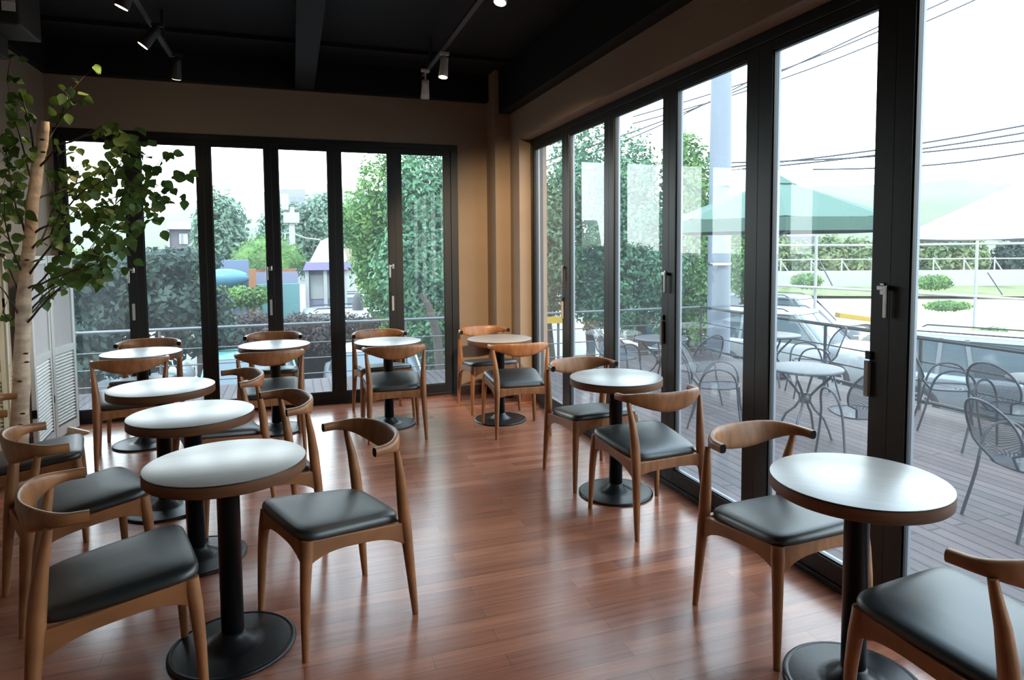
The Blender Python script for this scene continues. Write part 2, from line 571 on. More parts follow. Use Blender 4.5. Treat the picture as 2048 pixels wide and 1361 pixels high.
# ------------------------------------------------------------------ folding glass doors
# outer frames
b = MB()
b.box((-1.915, DY - .01, 2.545), (1.64, DY + 0.11, 2.60)).box((-1.915, DY - .01, 0), (-1.875, DY + 0.11, 2.545)).box((1.565, DY - .01, 0), (1.64, DY + 0.11, 2.545)).box((-1.875, DY - .01, 0), (1.565, DY + 0.11, 0.03))
stru(b.build('trim_7', 'frame', bevel=0.003))
b = MB()
b.box((WX - .01, -0.60, 2.545), (WX + 0.11, 6.145, 2.60)).box((WX - .01, 6.115, 0), (WX + 0.11, 6.145, 2.545)).box((WX - .01, -0.60, 0), (WX + 0.11, -0.55, 2.545)).box((WX - .01, -0.55, 0), (WX + 0.11, 6.115, 0.03))
stru(b.build('trim_8', 'frame', bevel=0.003))
NDOOR = [0]


def door_panel(a, z0, z1, u0, u1, g0, g1, axis, handle=None):
    """one glazed leaf: outer edges u0..u1, glass g0..g1 along the wall; axis 'x' = back wall, 'y' = right wall"""
    NDOOR[0] += 1
    root = bpy.data.objects.new('door_%d' % NDOOR[0], None)
    C.objects.link(root)
    root['kind'] = 'structure'
    gz0, gz1 = 0.117, 2.495
    th = 0.055

    def B(m, p0, p1, q0, q1, r0, r1, mi=0):   # along, across (outward), up
        if axis == 'x':
            m.box((p0, a + q0, r0), (p1, a + q1, r1), mi)
        else:
            m.box((a + q0, p0, r0), (a + q1, p1, r1), mi)
    m = MB()
    for (p0, p1, r0, r1) in ((u0, g0, z0, z1), (g1, u1, z0, z1), (g0, g1, z0, gz0), (g0, g1, gz1, z1)):
        B(m, p0, p1, 0, th * .72, r0, r1)
        B(m, p0, p1, th * .72, th, r0, r1, 1)
    m.build('frame', ['frame', 'frame_out'], root, bevel=0.002)
    m = MB()   # glazing bead
    for (p0, p1, r0, r1) in ((g0, g0 + .008, gz0, gz1), (g1 - .008, g1, gz0, gz1), (g0, g1, gz0, gz0 + .008), (g0, g1, gz1 - .008, gz1)):
        B(m, p0, p1, .008, .018, r0, r1)
    m.build('glazing_bead', 'frame', root)
    m = MB()
    B(m, g0 - .004, g1 + .004, .022, .026, gz0 - .004, gz1 + .004)
    m.build('glass', 'glass', root)
    if handle:
        hc, side = handle
        m = MB()
        # pull handle: rose, neck and drop
        B(m, hc - .011, hc + .011, -.006, 0, 1.335, 1.385)
        B(m, hc - .032, hc + .008, -.026, -.004, 1.355, 1.375)
        B(m, hc - .042, hc - .026, -.030, -.014, 1.245, 1.377)
        m.build('handle', 'steel', root, bevel=0.003)
        m = MB()
        B(m, hc - .014 + side, hc + .014 + side, -.012, 0, 1.065, 1.10, 0)
        B(m, hc - .011 + side, hc + .011 + side, -.020, -.003, 0.91, 1.06, 1)
        m.build('latch', ['frame', 'tab'], root, bevel=0.003)
    return root


bx = [-1.875, -1.325, -0.75, -0.168, 0.408, 0.988, 1.565]
bgl = [(-1.833, -1.391), (-1.26, -.81), (-.689, -.230), (-.107, .345), (.471, .921), (1.055, 1.491)]
bh = {0: (-1.352, -.008), 2: (-.198, -.008), 4: (.958, -.008)}
for i in range(6):
    door_panel(DY, 0.03, 2.545, bx[i], bx[i + 1], bgl[i][0], bgl[i][1], 'x', bh.get(i))
ry = [6.115, 5.29, 4.464, 3.63, 2.79, 1.985, 1.15, 0.30, -0.55]
rgl = [(5.37, 6.06), (4.545, 5.213), (3.707, 4.383), (2.887, 3.555), (2.075, 2.693), (1.23, 1.905), (.39, 1.07), (-.48, .22)]
rh = {0: (5.345, 0), 2: (3.665, 0.02), 4: (2.02, .055), 6: (.34, 0)}
for i in range(8):
    door_panel(WX, 0.03, 2.545, ry[i + 1], ry[i], rgl[i][0], rgl[i][1], 'y', rh.get(i))

# ------------------------------------------------------------------ elbow chair


def sup(c, e):
    return math.copysign(abs(c) ** e, c)


def make_chair(label):
    t = thing('elbow_chair', label, 'chair', group='elbow chairs at the round tables')
    # seat pad
    m = MB()
    N = 44

    def outline(inset, z, dome=0):
        pts = []
        for k in range(N):
            a = 2 * math.pi * k / N
            x, y = sup(math.cos(a), 0.30), sup(math.sin(a), 0.30)
            yy = 0.012 + y * (0.226 - inset)
            s = (yy + 0.21) / 0.44
            hw = 0.196 + 0.046 * min(1, max(0, s)) ** .7 - inset
            zz = z + 0.402 + 0.047 * min(1, max(0, s))
            r2 = (x * x + y * y) / 2
            pts.append((x * hw, yy, zz))
        return pts
    rr = [outline(.006, 0), outline(.001, .004), outline(0, .015), outline(.003, .027), outline(.014, .036), outline(.045, .043), outline(.10, .047), outline(.16, .048)]
    m.rings(rr)
    m.build('seat_pad', 'leather', t)
    # legs
    for s in (-1, 1):
        m = MB()
        m.tube([(s * .235, .232, 0), (s * .231, .228, .12), (s * .226, .222, .26), (s * .220, .214, .36), (s * .215, .208, .40), (s * .212, .204, .447)],
               [.0125, .016, .0195, .0225, .025, .024], 12)
        m.build('leg', 'wood', t)
        m = MB()
        m.tube([(s * .226, -.248, 0), (s * .222, -.238, .12), (s * .217, -.226, .26), (s * .213, -.217, .36), (s * .2115, -.211, .42), (s * .213, -.204, .50), (s * .219, -.191, .60), (s * .228, -.176, .68), (s * .231, -.170, .715)],
               [.0125, .017, .021, .0245, .0255, .0245, .0195, .014, .012], 12)
        m.build('leg', 'wood', t)
    # arched rails of the seat frame

    def apron(p, q, zt0, zt1, th, h0, hm, n=14):
        p, q = Vector(p), Vector(q)
        d = (q - p).normalized()
        s = Vector((d.y, -d.x, 0)) * th / 2
        rings = []
        for i in range(n + 1):
            u = i / n
            c = p.lerp(q, u)
            zt = zt0 + (zt1 - zt0) * u
            k = abs(2 * u - 1)
            h = hm + (h0 - hm) * k ** 3.2
            rings.append([(c - s).to_3d() + Vector((0, 0, zt - h)), (c + s) + Vector((0, 0, zt - h)), (c + s) + Vector((0, 0, zt)), (c - s) + Vector((0, 0, zt))])
        mm = MB()
        mm.rings(rings, smooth=False)
        return mm
    apron((-.217, .212, 0), (.217, .212, 0), .449, .449, .026, .115, .052).build('front_rail', 'wood', t, bevel=.003)
    apron((-.212, -.210, 0), (.212, -.210, 0), .403, .403, .026, .075, .055).build('back_rail', 'wood', t, bevel=.003)
    for s in (-1, 1):
        apron((s * .213, -.212, 0), (s * .218, .212, 0), .403, .449, .024, .10, .05).build('side_rail', 'wood', t, bevel=.003)
    # curved backrest with elbows
    rings = []
    n = 40
    for i in range(n + 1):
        ph = math.pi * i / n
        x = .238 * sup(math.cos(ph), .92)
        y = -.100 - .142 * sup(math.sin(ph), 0.95)
        w = math.sin(ph) ** 2.0
        hv = .0185 + .037 * w
        hu = .0165 - .005 * w
        zc = .733 - .019 * w + .006 * math.sin(2 * ph) ** 2
        # outward normal in plan
        e = 1e-3
        ph2, ph1 = min(math.pi, ph + e), max(0, ph - e)
        tx = .238 * (sup(math.cos(ph2), .92) - sup(math.cos(ph1), .92))
        ty = -.142 * (sup(math.sin(ph2), .95) - sup(math.sin(ph1), .95))
        L = math.hypot(tx, ty) or 1
        nx, ny = -ty / L, tx / L
        if nx * x + ny * (y + .1) < 0:
            nx, ny = -nx, -ny
        ring = []
        for k in range(16):
            a = 2 * math.pi * k / 16
            u_ = hu * sup(math.cos(a), .7)
            v_ = hv * sup(math.sin(a), .8)
            lean = .16 * v_ * w
            ring.append((x + nx * (u_ + lean), y + ny * (u_ + lean), zc + v_))
        rings.append(ring)
    # straight noses in front of the arc
    r0 = [(p[0] + .002, p[1] + .034, p[2] * 1 - .001) for p in rings[0]]
    r1 = [(p[0] - .002, p[1] + .034, p[2] * 1 - .001) for p in rings[-1]]
    rings = [r0] + rings + [r1]
    m = MB()
    m.rings(rings, caps=False)
    m.build('backrest', 'wood', t)
    for rg, rev in ((rings[0], True), (rings[-1], False)):
        o = MB().add(rg, [tuple(range(16))[::-1] if rev else tuple(range(16))]).build('end_grain_tip', 'endgrain', t)
        o['label'] = 'dark end grain on the tip of the backrest'
    return t


R_ = math.radians
chairs = [
    (-.602, 2.524, -74.4, 'elbow chair nearest the bottom left corner, facing right to the nearest left table'),
    (-.930, 3.361, -64.2, 'elbow chair left of the second table of the left row, behind the nearest left chair'),
    (-1.350, 4.136, -76.2, 'elbow chair beside the birch tree, only its dark seat and front legs showing'),
    (.135, 2.804, 111.5, 'elbow chair right of the nearest left table, whole and facing left beside the open floor'),
    (-.183, 3.610, 107.2, 'elbow chair facing left at the second table of the left row'),
    (-.452, 4.414, 106.9, 'elbow chair facing left at the third table of the left row'),
    (-1.157, 5.542, 10.2, 'elbow chair with its back to us at the farthest table of the left row'),
    (-1.190, 6.250, 177.5, 'elbow chair behind the farthest table of the left row, against the back doors'),
    (-.193, 5.510, 4.7, 'elbow chair with its back to us at the bright middle back table'),
    (-.197, 6.347, 174.0, 'elbow chair behind the bright table at the middle back doors'),
    (.759, 5.437, -1.0, 'elbow chair with its back to us at the table second from the room corner'),
    (.757, 6.144, 185.0, 'elbow chair by the back doors behind the table second from the room corner'),
    (1.746, 5.202, -3.4, 'elbow chair with its back to us at the table in the room corner'),
    (1.747, 6.040, 182.7, 'elbow chair in the room corner against the plaster wall'),
    (1.854, 3.955, 183.4, 'elbow chair facing us behind the middle right table by the glass'),
    (1.868, 3.234, 4.4, 'elbow chair with its back to us before the middle right table by the glass'),
    (1.836, 2.110, 183.6, 'elbow chair facing us behind the nearest right table, blue sheen on its seat'),
    (1.816, 1.289, 5.2, 'elbow chair cut by the bottom right corner of the photo, before the nearest right table'),
]
proto = None
for x, y, a, lab in chairs:
    if proto is None:
        proto = make_chair(lab)
        proto.location = (x, y, 0)
        proto.rotation_euler = (0, 0, R_(a))
    else:
        dup(proto, (x, y, 0), R_(a), lab)

# ------------------------------------------------------------------ round pedestal tables
RT, RB, HT = 0.286, 0.231, 0.735


def make_table(label):
    t = thing('round_table', label, 'table', group='round pedestal tables indoors')
    m = MB()
    m.lathe([(0, HT), (RT - .003, HT), (RT - .001, HT - .001)], 72)
    m.build('table_top', 'top', t)
    m = MB()
    m.lathe([(RT - .001, HT - .001), (RT, HT - .003), (RT, HT - .006)], 72, mi=1)
    m.lathe([(RT, HT - .006), (RT, HT - .043), (RT - .004, HT - .047), (0, HT - .047)], 72)
    m.build('edge_band', ['edge', 'edge_line'], t)
    m = MB()
    m.lathe([(.0, .012), (.041, .012), (.041, HT - .058), (.10, HT - .058), (.10, HT - .048), (0, HT - .048)], 32, smooth=False)
    o = m.build('column', 'iron', t)
    for p in o.data.polygons:
        p.use_smooth = abs(p.normal.z) < .5
    m = MB()
    m.lathe([(RB - .002, 0), (RB, .004), (RB - .001, .010), (RB - .008, .014), (RB - .014, .0145), (RB - .018, .012), (RB - .022, .0125), (.12, .016), (.095, .018), (.085, .024), (.06, .042), (.048, .056), (.042, .066), (.041, .066)], 72)
    m.build('base', 'iron', t)
    return t


tables = [
    (-.257, 2.697, 'nearest round table on the left, pale top lit white'),
    (-.489, 3.561, 'second round table of the left row, just behind the nearest left table'),
    (-.748, 4.326, 'third round table of the left row, counted from the camera'),
    (-1.144, 5.862, 'farthest round table of the left row, near the back doors and the birch tree'),
    (-.163, 5.925, 'small round table at the middle of the back doors with a brilliant top'),
    (.763, 5.759, 'round table second from the room corner with a dull brown top'),
    (1.719, 5.556, 'round table in the room corner, its top brown against the plaster wall'),
    (1.872, 3.619, 'middle round table beside the right glass doors'),
    (1.817, 1.714, 'nearest round table on the right, large in front of the glass doors'),
]
tp = None
for k, (x, y, lab) in enumerate(tables):
    if tp is None:
        tp = make_table(lab)
        tp.location = (x, y, 0)
    else:
        dup(tp, (x, y, 0), 0.3 * k, lab)

# ------------------------------------------------------------------ ceiling tracks and spotlights
tag(MB().box((-.885, -2.6, 3.075), (-.85, 5.98, 3.10)).box((-.88, 1.0, 3.10), (-.855, 1.03, CEIL)).box((-.88, 5.6, 3.10), (-.855, 5.63, CEIL)).build('lamp_track', 'dark_box'),
    'black lamp track above the left row of tables', 'track')
tag(MB().box((1.13, -2.6, 3.075), (1.165, 5.95, 3.10)).box((1.135, 1.0, 3.10), (1.16, 1.03, CEIL)).box((1.135, 5.6, 3.10), (1.16, 5.63, CEIL)).build('lamp_track', 'dark_box'),
    'black lamp track on the right half of the ceiling', 'track')


def spotlight(name, label, face, aim, body, lit=True, power=30, ztop=3.075, size=75):
    """face = centre of the lit mouth, aim = direction the lamp shines"""
    aim = Vector(aim).normalized()
    face = Vector(face)
    back = face - aim * 0.15
    t = thing(name, label, 'spotlight', (back.x, back.y, ztop), group='ceiling spotlights')
    o = Vector((back.x, back.y, ztop))
    m = MB()
    m.box((-.035, -.015, -.022), (.035, .015, 0)).tube([(0, 0, -.02), (0, 0, back.z - ztop + .03), tuple(back - o + aim * .02)], .007, 8)
    m.build('mount', 'dark_box' if body == 'dark_box' else 'white_lamp', t)
    m = MB()
    p = [back - o + aim * d for d in (-.012, -.002, .0, .05, .10, .15, .152, .145)]
    m.tube(p, [.012, .028, .031, .032, .035, .039, .037, .034], 20, cap=True)
    m.build('lamp_body', body, t)
    m = MB()
    m.tube([back - o + aim * .150, back - o + aim * .1545], [.034, .033], 20)
    m.build('bulb', 'bulb' if lit else 'dead_bulb', t)
    if lit:
        ld = bpy.data.lights.new('spot_beam', 'SPOT')
        lo = bpy.data.objects.new('spot_beam', ld)
        C.objects.link(lo)
        lo.parent = t
        lo.location = face - o + aim * .02
        lo.rotation_euler = aim.to_track_quat('-Z', 'Y').to_euler()
        ld.energy = power
        ld.color = (1.0, .72, .42)
        ld.spot_size = R_(size)
        ld.spot_blend = .8
        ld.shadow_soft_size = .03
    return t


spotlight('spotlight', 'lit spotlight at the top edge of the photo above the left tables', atZ(243, 14, 2.9), (-.45, .1, -1), 'dark_box', power=25)
spotlight('spotlight', 'lit spotlight halfway along the left ceiling track', atZ(286, 91, 2.92), (-.75, 0, -1), 'dark_box', power=45)
spotlight('spotlight', 'lit spotlight at the end of the left track near the back doors', atZ(353, 157, 2.9), (-.15, .5, -1), 'dark_box', power=9)
spotlight('spotlight', 'lit spotlight nearest us at the top of the photo on the right track', atZ(1000, 4, 2.9), (-.25, -.2, -1), 'white_lamp', power=12)
spotlight('spotlight', 'lit white spotlight hanging near the beam on the right track', atZ(886, 154, 2.88), (-.12, -.1, -1), 'white_lamp', power=14)
spotlight('spotlight', 'unlit white spotlight pointing down at the end of the right track', atZ(850, 197, 2.84), (0.02, .35, -1), 'white_lamp', lit=False)
# extra lamp added out of view on this track to warm the corner wall
spotlight('spotlight', 'added spotlight on the right track, unseen above the frame, aimed into the room corner', (1.15, 2.55, 2.93), (.98, 3.75, -1.85), 'white_lamp', power=800, size=44)

# charcoal unit high on the left
bc = atY(40, 50, 4.55)
t = thing('air_conditioner', 'charcoal air conditioner with a pale grille in the top left corner', 'air conditioner', (0, 0, 0))
m = MB().box((LX + .06, 4.55, bc.z), (bc.x, 4.9, CEIL))
m.box((LX + .06, 4.6, bc.z - .13), (bc.x - .16, 4.86, bc.z))
m.build('casing', 'dark_box', t, bevel=.01)
m = MB()
for k in range(4):
    z0 = atY(30, 22, 4.54).z + k * .058
    m.box((atY(3, 20, 4.54).x, 4.541, z0), (atY(30, 22, 4.54).x, 4.552, z0 + .052))
m.build('grille', 'metal_box', t)

# ------------------------------------------------------------------ folding screen with louvres by the left wall
def screen_panel(root, p, q, material, upper, seedk):
    """louvred leaf from p to q on the floor (2D)"""
    p, q = Vector((p[0], p[1], 0)), Vector((q[0], q[1], 0))
    d = (q - p)
    w = d.length
    d = d / w
    nrm = Vector((d.y, -d.x, 0))
    H = 1.50

    def P(u, v, z):
        return p + d * u + nrm * v + Vector((0, 0, z))
    m = MB()
    fw = .045
    m.bar(P(fw / 2, 0, .02), P(fw / 2, 0, H), fw, .028, up=nrm)
    m.bar(P(w - fw / 2, 0, .02), P(w - fw / 2, 0, H), fw, .028, up=nrm)
    for z, h in ((.06, .08), (.725, .06), (H - .03, .06)):
        m.bar(P(fw, 0, z), P(w - fw, 0, z), .026, h)
    fr = m.build('screen_leaf', material, root)
    m = MB()
    n = 22
    for k in range(n):
        z = .12 + (k + .5) * (.575 / n)
        a, b_ = P(fw, -.012, z - .012), P(w - fw, -.012, z - .012)
        c_, e_ = P(w - fw, .012, z + .010), P(fw, .012, z + .010)
        tz = Vector((0, 0, .004))
        m.add([a, b_, c_, e_, a + tz, b_ + tz, c_ + tz, e_ + tz], [(0, 3, 2, 1), (4, 5, 6, 7), (0, 1, 5, 4), (1, 2, 6, 5), (2, 3, 7, 6), (3, 0, 4, 7)])
    m.build('louvres', material, fr)
    m = MB()
    n = 60
    rings0 = []
    for k in range(n + 1):
        u = fw + (w - 2 * fw) * k / n
        v = .006 * math.sin(k * 1.25 + seedk)
        rings0.append((P(u, v, .755), P(u, v, H - .06)))
    vv = [x for r in rings0 for x in r]
    m.add(vv, [(2 * i, 2 * i + 2, 2 * i + 3, 2 * i + 1) for i in range(n)], True)
    m.build('cloth_panel', upper, fr)
    m = MB()
    for z in (.35, 1.2):
        m.bar(P(w + .002, 0, z - .03), P(w + .002, 0, z + .03), .012, .03, up=nrm)
    m.build('hinge', 'endgrain', fr)


t = thing('folding_screen', 'folding screen of white louvred leaves right of the birch trunk', 'folding screen')
screen_panel(t, (-1.80, 6.60), (-1.845, 6.17), 'white_wood', 'gauze', 0)
screen_panel(t, (-1.845, 6.15), (-1.80, 5.63), 'white_wood', 'gauze', 2)
t = thing('folding_screen', 'cream louvred folding screen leaf at the left edge behind the birch trunk', 'folding screen')
screen_panel(t, (-1.91, 5.56), (-1.80, 5.17), 'cream_wood', 'gauze', 1)
screen_panel(t, (-1.80, 5.14), (-1.91, 4.72), 'cream_wood', 'gauze', 3)
m = MB()
wz = [atZ(140, 866, .0), atZ(163, 857, .0)]
m.rings([[(-1.83, 6.37, 0), (-1.66, 6.37, 0), (-1.66, 6.37, .012), (-1.83, 6.37, .075)], [(-1.83, 6.40, 0), (-1.66, 6.40, 0), (-1.66, 6.40, .012), (-1.83, 6.40, .075)]], smooth=False)
tag(m.build('door_wedge', 'cream_wood', bevel=.002), 'small pale wooden wedge on the floor beside the white folding screen', 'wedge')

# ------------------------------------------------------------------ birch tree indoors
TY = 5.0
t = thing('birch_tree', 'artificial birch tree with green leaves and a pale trunk at the left', 'tree', (-1.68, TY, 0))
org = Vector((-1.68, TY, 0))


def tp_(px, py, Y=TY):
    q = atY(px, py, Y)
    q.x = max(q.x, LX + .06)
    return q - org


m = MB()
path = [(36, 985), (38, 900), (42, 800), (44, 700), (47, 620), (52, 540), (62, 460), (66, 400), (74, 340), (84, 290), (88, 243)]
pw = [33, 32, 31, 28, 26, 24, 22, 22, 21, 20, 18]
pts = [tp_(*p) for p in path]
pts[0].z = 0
rad = [w_ / 2 * 4.16 / F for w_ in pw]
fine, fr_ = [], []
for i in range(len(pts) - 1):
    for k in range(4):
        u = k / 4
        fine.append(pts[i].lerp(pts[i + 1], u) + Vector((random.uniform(-.003, .003), random.uniform(-.003, .003), 0)))
        fr_.append((rad[i] * (1 - u) + rad[i + 1] * u) * random.uniform(.95, 1.05))
fine.append(pts[-1])
fr_.append(rad[-1])
m.tube(fine, fr_, 18)
m.build('trunk', 'birch', t)
m = MB()
for (px, py) in ((58, 705), (60, 722), (46, 760), (30, 792), (52, 824), (48, 846), (88, 281), (90, 306), (60, 520)):
    c = tp_(px, py) + Vector((0, -.055 if py > 500 else -.035, 0))
    m.tube([c + Vector((-.014, 0, 0)), c, c + Vector((.014, 0, 0))], [.003, .007, .003], 8)
m.build('bark_knots', 'knot', t)
# branches: (pixel polylines, depth offsets)
br = [
    [(48, 640, 0), (80, 600, .1), (118, 570, .2), (165, 520, .3), (210, 480, .35)],
    [(46, 655, 0), (95, 600, -.1), (150, 545, -.2), (200, 490, -.3), (235, 440, -.35)],
    [(50, 600, 0), (100, 540, .05), (150, 490, .1), (200, 440, .1), (240, 400, .15), (262, 370, .15)],
    [(52, 560, 0), (95, 500, -.1), (135, 440, -.2), (180, 420, -.3), (225, 400, -.4)],
    [(50, 580, 0), (100, 560, -.15), (150, 540, -.3), (195, 530, -.4), (215, 545, -.45)],
    [(54, 520, 0), (90, 470, .1), (110, 410, .2), (130, 370, .2), (150, 330, .25)],
    [(48, 610, 0), (120, 560, .1), (190, 500, .2), (250, 450, .2), (300, 430, .2), (330, 395, .2)],
    [(62, 470, 0), (110, 440, -.1), (170, 380, -.2), (230, 350, -.2), (300, 380, -.2)],
    [(44, 640, 0), (20, 600, -.1), (-10, 560, -.2)],
    [(44, 600, 0), (25, 550, .1), (0, 505, .2), (-20, 470, .2)],
    [(46, 560, 0), (25, 500, -.1), (10, 440, -.2), (0, 400, -.2)],
    [(44, 670, 0), (15, 640, .1), (-15, 600, .2)],
    [(58, 480, 0), (35, 420, 0), (20, 350, .1), (10, 300, .1)],
    [(70, 380, 0), (40, 280, .1), (14, 160, .1)],
    [(74, 340, 0), (60, 250, .0), (34, 165, .0)],
    [(84, 300, 0), (110, 260, .1), (124, 230, .1), (145, 178, .1)],
    [(74, 340, 0), (120, 290, -.1), (180, 270, -.2), (235, 285, -.2), (262, 280, -.3)],
    [(66, 400, 0), (130, 380, .15), (190, 350, .3), (240, 330, .3), (290, 350, .3), (320, 330, .3)],
    [(60, 500, 0), (100, 470, -.2), (120, 420, -.3), (115, 360, -.4)],
    [(47, 650, 0), (70, 620, .15), (100, 590, .25), (135, 575, .3), (175, 550, .3)],
]
random.seed(11)
m = MB()
tips = []
for bl in br:
    P = [tp_(a, b2, TY + dd) for a, b2, dd in bl]
    Q = []
    for i in range(len(P) - 1):
        for k in range(3):
            Q.append(P[i].lerp(P[i + 1], k / 3) + Vector([random.uniform(-.006, .006) for _ in range(3)]))
    Q.append(P[-1])
    n = len(Q)
    m.tube(Q, [.0075 * (1 - .72 * i / (n - 1)) for i in range(n)], 6)
    for i in range(2, n):
        tips.append((Q[i], i / n, (Q[i] - Q[i - 1]).normalized()))
        if i > 3 and random.random() < .75:
            d = (Q[i] - Q[i - 1]).normalized()
            side = Vector((random.uniform(-1, 1), random.uniform(-1, 1), random.uniform(-.3, 1))).normalized()
            e = Q[i] + (d * .7 + side * .6) * random.uniform(.08, .22)
            m.tube([Q[i], (Q[i] + e) / 2 + Vector((0, 0, .01)), e], [.003, .0022, .0012], 5)
            tips.append((e, 1.0, (e - Q[i]).normalized()))
m.build('branches', 'twig', t)


def leaf(m, c, size, nrm, dr, fold=.18):
    """pointed leaf with a crease down its middle"""
    nrm = nrm.normalized()
    dr = (dr - nrm * dr.dot(nrm))
    dr = dr.normalized() if dr.length > 1e-4 else Vector((1, 0, 0))
    s = dr.cross(nrm)
    prof = [(0, 0), (.12, .26), (.35, .40), (.62, .30), (.85, .12), (1.0, 0)]
    mid = [c + dr * (u * size) - nrm * (fold * .1 * size) for u, w in prof]
    L = [c + dr * (u * size) + s * (w * size) + nrm * (w * size * fold) for u, w in prof[1:-1]]
    Rr = [c + dr * (u * size) - s * (w * size) + nrm * (w * size * fold) for u, w in prof[1:-1]]
    v = mid + L + Rr
    k = len(mid)
    f = []
    for side, o in ((0, k), (1, k + 4)):
        q = [(0, 1, o), (1, 2, o + 1, o), (2, 3, o + 2, o + 1), (3, 4, o + 3, o + 2), (4, 5, o + 3)]
        if side:
            q = [tuple(reversed(x)) for x in q]
        f += q
    m.add(v, f, True)


m = MB()


def rv(a=1.0):
    return Vector((random.uniform(-a, a), random.uniform(-a, a), random.uniform(-a, a)))


for c, u, d in tips:
    k = 2 if u > .55 else (1 if random.random() < .5 else 0)
    if c.z < 1.35:
        k = 1 if random.random() < .25 else 0
    for _ in range(k):
        leaf(m, c + rv(.035), random.uniform(.05, .085), Vector((0, -1, .35)) + rv(.9), Vector((.2, 0, -.5)) + rv(.8))
# loose clusters where the photo shows foliage
for (cx, cy, rx, ryy, n, dd) in ((205, 360, 40, 25, 22, .1), (235, 300, 22, 14, 9, 0), (270, 400, 20, 60, 26, .1), (200, 430, 35, 12, 14, 0), (325, 400, 10, 45, 15, .2),
                                 (150, 300, 18, 8, 4, 0), (370, 345, 12, 10, 5, .3), (40, 290, 40, 40, 22, 0), (30, 400, 45, 60, 30, .1), (120, 440, 15, 40, 14, -.1),
                                 (130, 520, 30, 35, 16, -.1), (190, 545, 22, 14, 8, -.3), (240, 480, 15, 15, 5, -.2), (200, 335, 40, 12, 8, .1), (75, 210, 100, 45, 5, 0), (268, 290, 8, 20, 8, .1), (180, 560, 30, 8, 5, -.3)):
    for _ in range(n):
        px, py = random.gauss(cx, rx * .6), random.gauss(cy, ryy * .6)
        leaf(m, tp_(px, py, TY + dd + random.uniform(-.2, .2)), random.uniform(.055, .095), Vector((0, -1, .3)) + rv(.8), Vector((.2, 0, -.6)) + rv(.7))
m.build('foliage', 'indoor_leaf', t)

# ------------------------------------------------------------------ deck and railings
DZ = -0.40
m = MB().box((-5.5, DY + .21, DZ - .12), (WX + .17, 10.25, DZ)).box((WX + .17, -4.0, DZ - .12), (7.15, 10.25, DZ))
stru(m.build('deck_floor', 'deck'))
m = MB().box((-5.5, DY + .115, DZ - .12), (WX + .3, DY + .205, 0.0)).box((WX + .115, -4.0, DZ - .12), (WX + .165, DY + .2, 0.0))
stru(m.build('trim_9', 'concrete'))
m = MB().box((-5.5, 10.25, -1.8), (7.3, 10.33, DZ - .01)).box((7.15, -4, -1.8), (7.23, 10.25, DZ - .01))
stru(m.build('trim_10', 'grey_wall'))
BY, RXX = 10.12, 6.95
t = thing('deck_railing', 'grey metal deck railing with thin horizontal rods beyond the back doors', 'railing')
m = MB()
m.tube([(-5.4, BY, .45), (RXX, BY, .45)], .022, 8)
m.build('top_rail', 'rail', t)
m = MB()
for z in (.17, -.06, -.29):
    m.tube([(-5.4, BY, z), (RXX, BY, z)], .009, 6)
m.build('rods', 'rail', t)
for x in (-5.0, -3.35, -1.75, -.15, 1.62, 3.4, 5.2):
    MB().tube([(x, BY, DZ), (x, BY, .45)], .018, 8).build('post', 'rail', t)
t = thing('deck_railing', 'dark metal deck railing along the parked cars on the right', 'railing')
MB().tube([(RXX, -3.8, .45), (RXX, BY, .45)], .024, 8).build('top_rail', 'black_rail', t)
m = MB()
for z in (.17, -.06, -.29):
    m.tube([(RXX, -3.8, z), (RXX, BY, z)], .010 if z > -.2 else .02, 6)
m.build('rods', 'black_rail', t)
for y in (8.6, 7.17, 5.7, 4.13, 2.6, 1.0):
    MB().tube([(RXX, y, DZ), (RXX, y, .45)], .022, 8).build('post', 'black_rail', t)
MB().tube([(RXX, BY - .001, DZ), (RXX, BY - .001, .47)], .026, 8).build('post', 'black_rail', t)

# ------------------------------------------------------------------ outdoor wire furniture


def arc(p, q, h, n=14, bulge=(0, 0, 0)):
    p, q = Vector(p), Vector(q)
    out = []
    for i in range(n + 1):
        u = i / n
        s = math.sin(math.pi * u)
        out.append(p.lerp(q, u) + Vector((bulge[0] * s, bulge[1] * s, h * s + bulge[2] * s)))
    return out


